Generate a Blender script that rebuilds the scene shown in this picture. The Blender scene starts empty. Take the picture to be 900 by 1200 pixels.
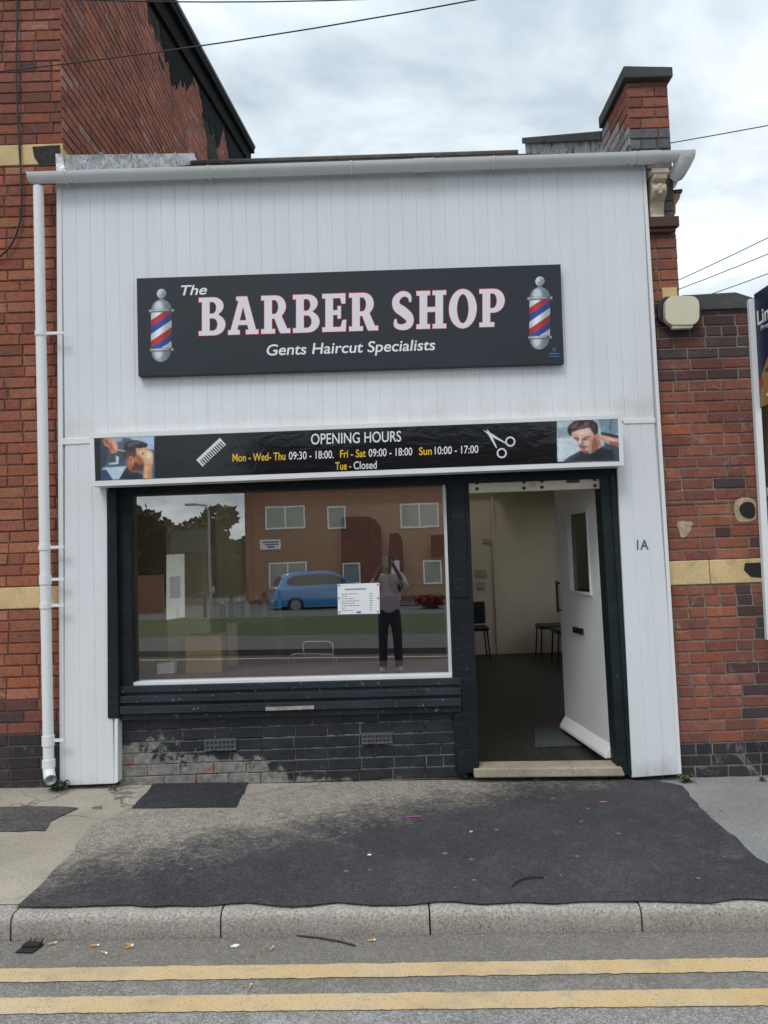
import bpy, bmesh, math, random
from mathutils import Vector as V, Matrix, noise as mnoise
from mathutils.geometry import tessellate_polygon
R = math.radians
rnd = random.Random(7)
SC = bpy.context.scene
COL = SC.collection
# ------------------------------------------------------------------ camera
F = 900.0                                   # focal length in pixels of the 900x1200 photograph
CAM = V((0.0, -5.55, 1.58))
PITCH, ROLL, YAW = R(3.55), R(-1.95), R(0.0)
RM = (Matrix.Rotation(YAW, 3, 'Z') @ Matrix.Rotation(R(90) + PITCH, 3, 'X') @ Matrix.Rotation(ROLL, 3, 'Z'))
cd = bpy.data.cameras.new('camera'); cam = bpy.data.objects.new('camera', cd); COL.objects.link(cam)
cam.matrix_world = Matrix.Translation(CAM) @ RM.to_4x4()
cd.sensor_fit = 'VERTICAL'; cd.sensor_height = 36; cd.lens = 36 * F / 1200
cd.clip_start = 0.02; cd.clip_end = 2000
SC.camera = cam
# ------------------------------------------------------------------ sky, sun, exposure
SUN_EL, SUN_AZ = R(52), R(205)               # behind the viewer, thin cloud
w = bpy.data.worlds.new('World'); SC.world = w; w.use_nodes = True
nt = w.node_tree; N = nt.nodes; L = nt.links; N.clear()
out = N.new('ShaderNodeOutputWorld'); bg = N.new('ShaderNodeBackground'); bg.inputs['Strength'].default_value = 0.1
sky = N.new('ShaderNodeTexSky'); sky.sky_type = 'NISHITA'; sky.sun_disc = False
sky.sun_elevation = SUN_EL; sky.sun_rotation = SUN_AZ
tc = N.new('ShaderNodeTexCoord'); sep = N.new('ShaderNodeSeparateXYZ'); L.new(tc.outputs['Generated'], sep.inputs[0])
zz = N.new('ShaderNodeMath'); zz.operation = 'MAXIMUM'; zz.inputs[1].default_value = 0.0; L.new(sep.outputs['Z'], zz.inputs[0])
za = N.new('ShaderNodeMath'); za.operation = 'ADD'; za.inputs[1].default_value = 0.28; L.new(zz.outputs[0], za.inputs[0])
dx = N.new('ShaderNodeMath'); dx.operation = 'DIVIDE'; L.new(sep.outputs['X'], dx.inputs[0]); L.new(za.outputs[0], dx.inputs[1])
dy = N.new('ShaderNodeMath'); dy.operation = 'DIVIDE'; L.new(sep.outputs['Y'], dy.inputs[0]); L.new(za.outputs[0], dy.inputs[1])
cmb = N.new('ShaderNodeCombineXYZ'); L.new(dx.outputs[0], cmb.inputs[0]); L.new(dy.outputs[0], cmb.inputs[1])
cn = N.new('ShaderNodeTexNoise'); cn.inputs['Scale'].default_value = 2.3; cn.inputs['Detail'].default_value = 5
cn.inputs['Roughness'].default_value = 0.56; cn.inputs['Distortion'].default_value = 0.35; L.new(cmb.outputs[0], cn.inputs['Vector'])
rp = N.new('ShaderNodeValToRGB'); L.new(cn.outputs['Fac'], rp.inputs[0])
e = rp.color_ramp.elements; e[0].position = 0.36; e[0].color = (3.7, 4.4, 5.05, 1); e[1].position = 0.62; e[1].color = (8.1, 8.55, 8.8, 1)
m_ = rp.color_ramp.elements.new(0.50); m_.color = (5.8, 6.5, 7.0, 1)
mx = N.new('ShaderNodeMix'); mx.data_type = 'RGBA'; mx.inputs[0].default_value = 0.90
z4 = N.new('ShaderNodeMath'); z4.operation = 'POWER'; z4.inputs[1].default_value = 4.0; L.new(zz.outputs[0], z4.inputs[0])
zg_ = N.new('ShaderNodeMath'); zg_.operation = 'MULTIPLY_ADD'; zg_.inputs[1].default_value = 0.9; zg_.inputs[2].default_value = 1.0; L.new(z4.outputs[0], zg_.inputs[0])
vm = N.new('ShaderNodeVectorMath'); vm.operation = 'SCALE'; L.new(rp.outputs[0], vm.inputs[0]); L.new(zg_.outputs[0], vm.inputs['Scale'])   # overcast skies are brightest overhead
L.new(sky.outputs[0], mx.inputs[6]); L.new(vm.outputs[0], mx.inputs[7])
L.new(mx.outputs[2], bg.inputs['Color']); L.new(bg.outputs[0], out.inputs[0])
sl = bpy.data.lights.new('sun', 'SUN'); so = bpy.data.objects.new('sun', sl); COL.objects.link(so)
sl.energy = 1.0; sl.angle = R(20); sl.color = (1.0, 0.97, 0.93)
sd = V((math.cos(SUN_EL) * math.sin(SUN_AZ), math.cos(SUN_EL) * math.cos(SUN_AZ), math.sin(SUN_EL)))
so.rotation_euler = sd.to_track_quat('Z', 'Y').to_euler()
SC.view_settings.view_transform = 'Standard'; SC.view_settings.look = 'None'
SC.view_settings.exposure = 0.42; SC.view_settings.gamma = 1.0; SC.view_settings.use_curve_mapping = False
SC.render.engine = 'CYCLES'
SC.cycles.use_denoising = True; SC.cycles.max_bounces = 10; SC.cycles.diffuse_bounces = 5
SC.cycles.transparent_max_bounces = 12; SC.cycles.glossy_bounces = 5; SC.cycles.sample_clamp_indirect = 6
# ------------------------------------------------------------------ measuring helpers
SLOPE = -0.0205                              # the street falls to the right
ROAD = -0.11
def ray(px, py): return RM @ V(((px - 450) / F, -(py - 600) / F, -1.0))
def P(px, py, Y=0.0):
    d = ray(px, py); return CAM + d * ((Y - CAM.y) / d.y)
def PXp(px, py, X):
    d = ray(px, py); return CAM + d * ((X - CAM.x) / d.x)
def PL(px, py, p0, n):
    d = ray(px, py); return CAM + d * ((p0 - CAM).dot(n) / d.dot(n))
def gz(x): return SLOPE * x
def G(px, py, dz=0.0):
    d = ray(px, py); t = (SLOPE * CAM.x + dz - CAM.z) / (d.z - SLOPE * d.x); return CAM + d * t
GLASS_Y = 0.06
def RF(px, py, Y):                            # a thing across the road, measured in the window's reflection
    v = P(px, py, 2 * GLASS_Y - Y); return V((v.x, Y, v.z))
# ------------------------------------------------------------------ materials
def lin(c): return tuple(((x / 255) / 12.92 if x / 255 <= .04045 else ((x / 255 + .055) / 1.055) ** 2.4) for x in c)
MATS = {}
def base(name):
    m = bpy.data.materials.new(name); m.use_nodes = True
    t = m.node_tree; b = t.nodes['Principled BSDF']; MATS[name] = m
    return m, t, b
def nz(t, scale, detail=4, rough=.55, src='Object', stretch=None, dist=0):
    c = t.nodes.new('ShaderNodeTexCoord'); n = t.nodes.new('ShaderNodeTexNoise')
    n.inputs['Scale'].default_value = scale; n.inputs['Detail'].default_value = detail; n.inputs['Roughness'].default_value = rough
    n.inputs['Distortion'].default_value = dist
    if stretch:
        mp = t.nodes.new('ShaderNodeMapping'); mp.inputs['Scale'].default_value = stretch
        t.links.new(c.outputs[src], mp.inputs[0]); t.links.new(mp.outputs[0], n.inputs['Vector'])
    else: t.links.new(c.outputs[src], n.inputs['Vector'])
    return n.outputs['Fac']
def ramp(t, f, stops):
    r = t.nodes.new('ShaderNodeValToRGB'); t.links.new(f, r.inputs[0])
    el = r.color_ramp.elements
    while len(el) < len(stops): el.new(0.5)
    for q, (p, c) in zip(el, stops):
        q.position = p; q.color = (c[0], c[1], c[2], 1) if not isinstance(c, (int, float)) else (c, c, c, 1)
    return r.outputs[0]
def mixc(t, f, a, b, mode='MIX'):
    m = t.nodes.new('ShaderNodeMix'); m.data_type = 'RGBA'; m.blend_type = mode
    for s, v in ((0, f), (6, a), (7, b)):
        if isinstance(v, (int, float)): m.inputs[s].default_value = v
        elif isinstance(v, tuple): m.inputs[s].default_value = (*v[:3], 1)
        else: t.links.new(v, m.inputs[s])
    return m.outputs[2]
def mth(t, op, a, b=0.0):
    m = t.nodes.new('ShaderNodeMath'); m.operation = op
    for s, v in ((0, a), (1, b)):
        if isinstance(v, (int, float)): m.inputs[s].default_value = v
        else: t.links.new(v, m.inputs[s])
    return m.outputs[0]
def coord(t, axis, src='Object'):
    c = t.nodes.new('ShaderNodeTexCoord'); s = t.nodes.new('ShaderNodeSeparateXYZ'); t.links.new(c.outputs[src], s.inputs[0]); return s.outputs[axis]
def bump(t, b, f, strength=.3, distance=.01):
    n = t.nodes.new('ShaderNodeBump'); n.inputs['Strength'].default_value = strength; n.inputs['Distance'].default_value = distance
    t.links.new(f, n.inputs['Height']); t.links.new(n.outputs[0], b.inputs['Normal'])
def simple(name, c, rough=.6, var=.15, scale=8, spec=.5, metal=0, bmp=0, bscale=60, alpha=None):
    m, t, b = base(name); b.inputs['Roughness'].default_value = rough; b.inputs['Metallic'].default_value = metal
    b.inputs['Specular IOR Level'].default_value = spec
    if var:
        f = nz(t, scale); lo = tuple(x * (1 - var) for x in c); hi = tuple(min(1, x * (1 + var)) for x in c)
        t.links.new(ramp(t, f, [(.3, lo), (.7, hi)]), b.inputs['Base Color'])
    else: b.inputs['Base Color'].default_value = (*c, 1)
    if bmp: bump(t, b, nz(t, bscale, 6), bmp, .004)
    return m
def brick_mat(name, stain=(.05, .045, .05), bloom=.5):
    m, t, b = base(name); b.inputs['Roughness'].default_value = .88; b.inputs['Specular IOR Level'].default_value = .25
    a = t.nodes.new('ShaderNodeVertexColor'); a.layer_name = 'Col'
    c = mixc(t, ramp(t, nz(t, 70, 7, .75), [(.38, 0.0), (.66, 1.0)]), mixc(t, 1.0, a.outputs[0], (.80, .80, .82), 'MULTIPLY'), mixc(t, 1.0, a.outputs[0], (1.30, 1.25, 1.20), 'MULTIPLY'))
    c = mixc(t, ramp(t, nz(t, 19, 6, .7), [(.50, 0.0), (.70, .5)]), c, stain)
    c = mixc(t, ramp(t, nz(t, 1.7, 6, .6), [(.50, 0.0), (.74, .38)]), c, stain)
    c = mixc(t, ramp(t, nz(t, 28, 6, .75), [(.62, 0.0), (.72, .35)]), c, (.42, .25, .18))
    c = mixc(t, ramp(t, nz(t, 3.5, 9, .76, dist=1.2), [(.58, 0.0), (.70, bloom)]), c, (.44, .39, .36))
    t.links.new(c, b.inputs['Base Color']); bump(t, b, nz(t, 60, 8, .75), .9, .010); return m
def tarmac(name, c, c2, grain=.5, dust=None, crack=False):
    m, t, b = base(name); b.inputs['Roughness'].default_value = .92; b.inputs['Specular IOR Level'].default_value = .2
    big = nz(t, 1.3, 6, .6); k = mixc(t, ramp(t, big, [(.3, 0.0), (.7, 1.0)]), c, c2)
    v = t.nodes.new('ShaderNodeTexVoronoi'); v.inputs['Scale'].default_value = 130; v.inputs['Randomness'].default_value = 1
    cc = t.nodes.new('ShaderNodeTexCoord'); t.links.new(cc.outputs['Object'], v.inputs['Vector'])
    sp = ramp(t, v.outputs['Color'], [(.0, 1 - grain), (.55, 1.0), (1.0, 1 + grain * 1.6)])
    k = mixc(t, 1.0, k, sp, 'MULTIPLY')
    fine = nz(t, 220, 3, .7); k = mixc(t, ramp(t, fine, [(.60, 0.0), (.74, .6)]), k, tuple(min(1, x * 3.4) for x in c2))
    mid = nz(t, 9, 9, .78); k = mixc(t, ramp(t, mid, [(.54, 0.0), (.70, .6)]), k, tuple(min(1, x * 1.9) for x in c2))
    k = mixc(t, ramp(t, nz(t, 3.1, 9, .75, dist=.6), [(.57, 0.0), (.68, .5)]), k, tuple(min(1, x * 1.7) for x in c2))
    k = mixc(t, ramp(t, nz(t, 4.3, 8, .7, dist=1.0), [(.58, 0.0), (.72, .5)]), k, tuple(x * .6 for x in c))
    if dust:
        y = coord(t, 'Y'); x = coord(t, 'X')
        g = mth(t, 'ADD', mth(t, 'MULTIPLY', y, dust[1]), mth(t, 'MULTIPLY', x, dust[2]))
        g = mth(t, 'ADD', g, mth(t, 'MULTIPLY', nz(t, 2.6, 12, .80), dust[3])); g = mth(t, 'ADD', g, mth(t, 'MULTIPLY', mth(t, 'SUBTRACT', nz(t, 26, 10, .85), .5), 1.5))
        k = mixc(t, ramp(t, mth(t, 'MULTIPLY', g, .5), [(dust[4] * .5, 0.0), ((dust[4] + dust[5]) * .25, .35), (dust[5] * .5, .88)]), k, mixc(t, 1.0, ramp(t, nz(t, 12, 10, .8), [(.32, tuple(x * .72 for x in dust[0])), (.68, tuple(x * 1.22 for x in dust[0]))]), sp, 'MULTIPLY'))
    t.links.new(k, b.inputs['Base Color'])
    h = mth(t, 'ADD', mth(t, 'MULTIPLY', v.outputs['Distance'], -1.0), mth(t, 'MULTIPLY', mid, 1.5))
    bump(t, b, h, .7, .006); return m
def concrete(name, c, var=.22, stain=(.10, .095, .085), grain=.25, sscale=2.0):
    m, t, b = base(name); b.inputs['Roughness'].default_value = .9; b.inputs['Specular IOR Level'].default_value = .2
    k = ramp(t, nz(t, sscale, 8, .65), [(.28, tuple(x * (1 - var) for x in c)), (.72, tuple(x * (1 + var) for x in c))])
    k = mixc(t, ramp(t, nz(t, sscale * 2.4, 8, .7, dist=.8), [(.56, 0.0), (.76, .75)]), k, stain)
    v = t.nodes.new('ShaderNodeTexVoronoi'); v.inputs['Scale'].default_value = 150
    cc = t.nodes.new('ShaderNodeTexCoord'); t.links.new(cc.outputs['Object'], v.inputs['Vector'])
    k = mixc(t, 1.0, k, ramp(t, v.outputs['Color'], [(0, 1 - grain), (.5, 1.0), (1, 1 + grain)]), 'MULTIPLY')
    k = mixc(t, ramp(t, nz(t, 260, 2), [(.66, 0.0), (.76, .7)]), k, tuple(x * .35 for x in c))
    t.links.new(k, b.inputs['Base Color']); bump(t, b, nz(t, 70, 7, .7), .5, .006); return m
def black_paint(name, c=(.006, .008, .011), chip=.66, rough=.5):
    m, t, b = base(name); b.inputs['Specular IOR Level'].default_value = .25
    k = ramp(t, nz(t, 3, 5), [(.3, c), (.75, tuple(x * 2.0 for x in c))])
    f = nz(t, 26, 8, .72); k = mixc(t, ramp(t, f, [(chip, 0.0), (chip + .035, .8)]), k, (.34, .34, .34))
    k = mixc(t, ramp(t, nz(t, 9, 6, .7, stretch=(1, 1, 5)), [(.55, 0.0), (.8, .35)]), k, (.10, .105, .11))
    t.links.new(k, b.inputs['Base Color']); t.links.new(ramp(t, nz(t, 12), [(.3, rough), (.7, rough + .22)]), b.inputs['Roughness'])
    bump(t, b, nz(t, 40, 5, stretch=(1, 1, .25)), .25, .003); return m
def upvc(name, c=(.735, .755, .78), streak=.06, grime=0):
    m, t, b = base(name); b.inputs['Roughness'].default_value = .42; b.inputs['Specular IOR Level'].default_value = .4
    k = ramp(t, nz(t, 1.1, 5, .6, stretch=(4, 1, .35)), [(.3, tuple(x * (1 - streak) for x in c)), (.7, c)])
    k = mixc(t, ramp(t, nz(t, 5, 8, .75, stretch=(5, 1, .5)), [(.60, 0.0), (.85, .35)]), k, (.50, .49, .46))
    k = mixc(t, ramp(t, nz(t, 60, 4, .7), [(.70, 0.0), (.76, .4)]), k, (.42, .40, .36))
    if grime:
        st = ramp(t, nz(t, 3.0, 7, .7, stretch=(9, 1, .10)), [(.52, 0.0), (.74, .22)])
        k = mixc(t, mth(t, 'MULTIPLY', st, ramp(t, nz(t, .9, 3), [(.38, 0.15), (.62, 1.0)])), k, (.43, .41, .38))
        z = coord(t, 'Z'); zz_ = mth(t, 'ADD', mth(t, 'MULTIPLY', z, -1.6), mth(t, 'ADD', mth(t, 'MULTIPLY', nz(t, 9, 7, .7, stretch=(1, 1, .5)), .7), .12))
        k = mixc(t, ramp(t, zz_, [(.25, 0.0), (.60, .65)]), k, (.30, .275, .23))
        bd_ = mth(t, 'ABSOLUTE', mth(t, 'SUBTRACT', z, grime)); bn_ = mth(t, 'SUBTRACT', mth(t, 'MULTIPLY', nz(t, 2.6, 8, .7, stretch=(1.5, 1, 1)), 1.3), mth(t, 'MULTIPLY', bd_, 3.2))
        k = mixc(t, ramp(t, bn_, [(.35, 0.0), (.75, .38)]), k, (.55, .47, .41))
    t.links.new(k, b.inputs['Base Color']); bump(t, b, nz(t, 7, 3, stretch=(1, 1, .2)), .06, .01); return m
M_brick = brick_mat('red_brick'); M_brickdark = brick_mat('soot_brick', bloom=.3)
M_mortar = simple('mortar', (.23, .20, .17), .95, .35, 12, .1, bmp=.5)
M_mortar_red = simple('grubby_mortar', (.15, .095, .075), .95, .4, 12, .1, bmp=.5)
M_white = upvc('white_cladding', grime=2.62); M_pipe = upvc('white_pipe', (.78, .79, .80), .05); M_gut = upvc('grey_white_gutter', (.72, .74, .755), .08)
M_black = black_paint('black_paint'); M_green = black_paint('dark_green_paint', (.007, .012, .012))
M_signpanel = simple('slate_panel', (.020, .027, .034), .42, .10, 2, .35)
M_alu = simple('white_frame', (.74, .75, .76), .35, .06, 3, .5)
M_lead = None
m, t, b = base('lead_flashing'); b.inputs['Roughness'].default_value = .42; b.inputs['Metallic'].default_value = .55
t.links.new(ramp(t, nz(t, 7, 8, .7), [(.3, (.46, .45, .45)), (.75, (.86, .85, .85))]), b.inputs['Base Color']); bump(t, b, nz(t, 9, 6, .6, dist=1.5), 1.0, .05); M_lead = m
m, t, b = base('slate_roof'); b.inputs['Roughness'].default_value = .8
t.links.new(ramp(t, nz(t, 9, 7, .7), [(.3, (.035, .03, .028)), (.7, (.11, .09, .075))]), b.inputs['Base Color']); bump(t, b, nz(t, 25, 5), .6, .02); M_slate = m
m, t, b = base('glossy_vinyl'); b.inputs['Base Color'].default_value = (.006, .007, .009, 1); b.inputs['Roughness'].default_value = .09
b.inputs['Specular IOR Level'].default_value = .5; bump(t, b, nz(t, 6, 3, .5, stretch=(1, 1, 2), dist=.5), .10, .012); M_vinyl = m
M_stone = concrete('sandstone', (.62, .46, .24), .18, (.22, .16, .09), .15, 3)
M_coping = concrete('dark_coping', (.075, .078, .078), .3, (.03, .035, .025), .15, 4)
M_kerb = concrete('kerb_granite', (.365, .335, .30), .18, (.15, .13, .11), .4, 3)
t = M_kerb.node_tree; b = t.nodes['Principled BSDF']; k = b.inputs['Base Color'].links[0].from_socket
vv = t.nodes.new('ShaderNodeTexVoronoi'); vv.inputs['Scale'].default_value = 62; cc = t.nodes.new('ShaderNodeTexCoord'); t.links.new(cc.outputs['Object'], vv.inputs['Vector'])
pit = mth(t, 'MULTIPLY', ramp(t, vv.outputs['Distance'], [(.18, 1.0), (.34, 0.0)]), ramp(t, nz(t, 7, 6, .7), [(.44, 0.0), (.62, .75)]))
k = mixc(t, pit, k, (.045, .04, .036))
low = mth(t, 'ADD', mth(t, 'MULTIPLY', coord(t, 'Z'), -4.0), mth(t, 'MULTIPLY', nz(t, 6, 8, .7), 1.0)); k = mixc(t, ramp(t, mth(t, 'ADD', low, .55), [(.25, 0.0), (.75, .6)]), k, (.13, .105, .085))
t.links.new(k, b.inputs['Base Color'])
M_step = concrete('step_stone', (.36, .31, .24), .25, (.16, .13, .10), .2, 4)
M_pave = concrete('pavement_concrete', (.38, .335, .275), .2, (.17, .16, .15), .2, 1.4)
t = M_pave.node_tree; b = t.nodes['Principled BSDF']; k = b.inputs['Base Color'].links[0].from_socket
vv = t.nodes.new('ShaderNodeTexVoronoi'); vv.feature = 'DISTANCE_TO_EDGE'; vv.inputs['Scale'].default_value = 1.1; cc = t.nodes.new('ShaderNodeTexCoord'); dn_ = t.nodes.new('ShaderNodeTexNoise'); dn_.inputs['Scale'].default_value = 5; dn_.inputs['Detail'].default_value = 8
t.links.new(cc.outputs['Object'], dn_.inputs['Vector']); ad = t.nodes.new('ShaderNodeVectorMath'); ad.operation = 'MULTIPLY_ADD'; ad.inputs[1].default_value = (.3, .3, .3); t.links.new(dn_.outputs['Color'], ad.inputs[0]); t.links.new(cc.outputs['Object'], ad.inputs[2]); t.links.new(ad.outputs[0], vv.inputs['Vector'])
k = mixc(t, mth(t, 'MULTIPLY', ramp(t, vv.outputs['Distance'], [(.004, .8), (.012, 0.0)]), ramp(t, nz(t, 1.2, 3), [(.45, 0.0), (.55, 1.0)])), k, (.09, .08, .07))
k = mixc(t, ramp(t, nz(t, 26, 9, .8), [(.55, 0.0), (.72, .45)]), k, (.20, .175, .145)); t.links.new(k, b.inputs['Base Color'])
M_paver = concrete('grey_concrete', (.25, .245, .24), .2, (.15, .15, .15), .25, 1.6)
M_road = tarmac('road_surface', (.245, .235, .222), (.29, .278, .262), .40)
M_patch = tarmac('new_tarmac', (.044, .0435, .048), (.072, .070, .072), .38, ((.36, .32, .265), .80, -.42, 1.25, 1.05, 1.55))
M_patch2 = tarmac('tarmac_small', (.030, .031, .036), (.05, .05, .055), .5)
t = M_road.node_tree; b = t.nodes['Principled BSDF']; k = b.inputs['Base Color'].links[0].from_socket
gy_ = mth(t, 'ADD', mth(t, 'MULTIPLY', mth(t, 'ADD', coord(t, 'Y'), 2.62), 2.0), mth(t, 'MULTIPLY', mth(t, 'SUBTRACT', nz(t, 3.5, 9, .75), .5), 1.8))
k = mixc(t, ramp(t, gy_, [(.10, 0.0), (.75, .55)]), k, (.15, .125, .095)); t.links.new(k, b.inputs['Base Color'])
m, t, b = base('yellow_marking'); b.inputs['Roughness'].default_value = .85
k = ramp(t, nz(t, 2.2, 6, .6), [(.3, (.60, .41, .18)), (.7, (.62, .48, .29))])
k = mixc(t, ramp(t, nz(t, 120, 5, .75), [(.53, 0.0), (.63, .85)]), k, (.27, .235, .19))
k = mixc(t, ramp(t, nz(t, 5, 9, .75), [(.50, 0.0), (.70, .8)]), k, (.36, .30, .215))
t.links.new(k, b.inputs['Base Color']); bump(t, b, nz(t, 120, 4), .5, .004); M_yellow = m
M_cream = simple('cream_plaster', (.66, .56, .42), .8, .06, 2, .2, bmp=.15, bscale=20)
M_ceil = simple('white_ceiling', (.75, .72, .64), .85, .04, 2, .2)
m, t, b = base('laminate_floor'); b.inputs['Roughness'].default_value = .45; b.inputs['Specular IOR Level'].default_value = .22
k = ramp(t, nz(t, 3, 8, .7, stretch=(9, 1, 1)), [(.3, (.009, .008, .008)), (.7, (.045, .038, .035))])
t.links.new(k, b.inputs['Base Color']); M_floor = m
m, t, b = base('white_door_paint'); b.inputs['Roughness'].default_value = .4
k = ramp(t, nz(t, 2.5, 5), [(.3, (.84, .83, .82)), (.7, (.90, .89, .88))]); k = mixc(t, ramp(t, nz(t, 6, 9, .78, stretch=(1, 1, .6)), [(.60, 0.0), (.72, .5)]), k, (.55, .52, .48)); k = mixc(t, ramp(t, nz(t, 38, 5, .7, stretch=(1, 1, .3)), [(.69, 0.0), (.72, .6)]), k, (.30, .28, .26))
t.links.new(k, b.inputs['Base Color']); bump(t, b, nz(t, 30, 4), .06, .004); M_doorw = m
M_steelcream = simple('cream_steel', (.55, .51, .42), .5, .12, 6, .4)
M_blackplastic = simple('black_plastic', (.015, .015, .017), .5, .3, 30)
M_chrome = simple('chrome', (.75, .75, .76), .12, 0, metal=1.0)
M_seat = simple('black_vinyl_seat', (.014, .014, .016), .5, .2, 10)
M_paper = simple('white_paper', (.82, .83, .84), .7, .02, 4)
M_ink = simple('dark_ink', (.03, .03, .04), .7, 0)
M_card = simple('cardboard', (.36, .24, .13), .85, .08, 5)
M_cream_plastic = simple('cream_plastic', (.66, .60, .44), .4, .05, 6)
M_navy = simple('navy_board', (.008, .013, .05), .4, .1, 3)
M_gold = simple('gold_board', (.30, .175, .05), .4, .08, 3)
M_cable = simple('cable', (.02, .02, .022), .6, 0)
M_letterw = simple('letter_white', (.80, .79, .82), .5, 0); M_letterp = simple('letter_lilac', (.78, .72, .78), .5, 0)
M_red = simple('letter_red', (.42, .012, .03), .5, 0); M_yel = simple('letter_yellow', (.80, .50, .03), .5, 0)
M_leaf = simple('weed_leaf', (.055, .11, .025), .6, .3, 20)
# glass that half mirrors the street
def glass(name, refl, tint=(1, 1, 1)):
    m = bpy.data.materials.new(name); m.use_nodes = True; t = m.node_tree; t.nodes.clear()
    o = t.nodes.new('ShaderNodeOutputMaterial'); mx = t.nodes.new('ShaderNodeMixShader'); g = t.nodes.new('ShaderNodeBsdfGlossy'); tr = t.nodes.new('ShaderNodeBsdfTransparent')
    g.inputs['Roughness'].default_value = 0.0; g.inputs['Color'].default_value = (.96, .98, 1, 1); tr.inputs['Color'].default_value = (*tint, 1)
    lw = t.nodes.new('ShaderNodeLayerWeight'); lw.inputs['Blend'].default_value = .25
    mr = t.nodes.new('ShaderNodeMapRange'); mr.inputs['To Min'].default_value = refl; mr.inputs['To Max'].default_value = 1.0; mr.inputs['From Min'].default_value = .1
    t.links.new(lw.outputs['Fresnel'], mr.inputs['Value']); mx = t.nodes.new('ShaderNodeAddShader')
    vs_ = t.nodes.new('ShaderNodeCombineXYZ'); [t.links.new(mr.outputs[0], vs_.inputs[i_]) for i_ in range(3)]; t.links.new(vs_.outputs[0], g.inputs['Color'])
    t.links.new(tr.outputs[0], mx.inputs[0]); t.links.new(g.outputs[0], mx.inputs[1])
    n = t.nodes.new('ShaderNodeBump'); n.inputs['Strength'].default_value = .018; n.inputs['Distance'].default_value = .02
    t.links.new(nz(t, 1.4, 2, .4), n.inputs['Height']); t.links.new(n.outputs[0], g.inputs['Normal'])
    t.links.new(mx.outputs[0], o.inputs[0]); return m
M_glass = glass('shop_glass', .37, (.66, .65, .61))
m = bpy.data.materials.new('clear_back'); m.use_nodes = True; t = m.node_tree; t.nodes.clear()
o_ = t.nodes.new('ShaderNodeOutputMaterial'); tr_ = t.nodes.new('ShaderNodeBsdfTransparent'); tr_.inputs['Color'].default_value = (.97, .985, .975, 1); t.links.new(tr_.outputs[0], o_.inputs[0]); M_clear = m
M_winglass = simple('house_window_glass', (.26, .31, .29), .08, .25, 1.0, .8)  # pale base colour stands in for sky reflected in the panes
_ink = {}
def ink(c, rough=.45):
    k = (tuple(c), rough)
    if k not in _ink: _ink[k] = simple('print_%d_%d_%d' % tuple(c), lin(c), rough, .05, 40)
    return _ink[k]
# ------------------------------------------------------------------ mesh builder
class MB:
    def __init__(s): s.v = []; s.f = []; s.m = []; s.c = []
    def add(s, vs, fs, mi=0, col=None):
        o = len(s.v); s.v += [V(x) for x in vs]
        for f in fs: s.f.append([i + o for i in f]); s.m.append(mi); s.c.append(col)
    def prism(s, pts, ext, mi=0, col=None):
        n = len(pts); ext = V(ext); a = [V(p) for p in pts]; bb = [p + ext for p in a]
        nor = V((0, 0, 0))
        for i in range(n): nor += a[i].cross(a[(i + 1) % n])
        if nor.dot(ext) > 0: a.reverse(); bb.reverse()
        fs = [list(range(n))] if n <= 4 else [list(x) for x in tessellate_polygon([a])]
        if n > 4:
            fr = []
            for f in fs:
                q = (a[f[1]] - a[f[0]]).cross(a[f[2]] - a[f[0]])
                fr.append(f if q.dot(ext) < 0 else f[::-1])
            fs = fr
        back = [[i + n for i in f[::-1]] for f in fs]
        side = [[i, i + n, (i + 1) % n + n, (i + 1) % n] for i in range(n)]
        s.add(a + bb, fs + back + side, mi, col)
    def box(s, x0, x1, y0, y1, z0, z1, mi=0, col=None):
        s.prism([(x0, y0, z0), (x1, y0, z0), (x1, y0, z1), (x0, y0, z1)], (0, y1 - y0, 0), mi, col)
    def tube(s, pts, r, n=8, mi=0, cap=True, r2=None):
        pts = [V(p) for p in pts]; rings = []; up = None; k = len(pts)
        for i, p in enumerate(pts):
            d = (pts[min(i + 1, k - 1)] - pts[max(i - 1, 0)]).normalized()
            if up is None: up = d.orthogonal().normalized()
            up = (up - d * up.dot(d)).normalized(); sd_ = d.cross(up)
            rr = r if r2 is None else r + (r2 - r) * i / (k - 1)
            rings.append([p + (up * math.cos(2 * math.pi * j / n) + sd_ * math.sin(2 * math.pi * j / n)) * rr for j in range(n)])
        vs = [q for r_ in rings for q in r_]; fs = []
        for i in range(k - 1):
            for j in range(n): fs.append([i * n + j, i * n + (j + 1) % n, (i + 1) * n + (j + 1) % n, (i + 1) * n + j])
        if cap: fs += [list(range(n))[::-1], [(k - 1) * n + j for j in range(n)]]
        s.add(vs, fs, mi)
    def lathe(s, prof, c, n=16, axis='Z', mi=0):
        c = V(c); vs = []; k = len(prof)
        for r_, h in prof:
            for j in range(n):
                a = 2 * math.pi * j / n; q = (r_ * math.cos(a), r_ * math.sin(a), h)
                vs.append(c + V(q if axis == 'Z' else (q[0], -q[2], q[1]) if axis == 'Y' else (q[2], q[0], q[1])))
        fs = [[i * n + j, i * n + (j + 1) % n, (i + 1) * n + (j + 1) % n, (i + 1) * n + j] for i in range(k - 1) for j in range(n)]
        fs += [list(range(n))[::-1], [(k - 1) * n + j for j in range(n)]]
        s.add(vs, fs, mi)
WORLD = {}
def wl(o): return WORLD.get(o.name, V((0, 0, 0)))
def tag(o, label=None, cat=None, group=None, kind=None):
    if label: o['label'] = label
    if cat: o['category'] = cat
    if group: o['group'] = group
    if kind: o['kind'] = kind
    return o
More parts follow.
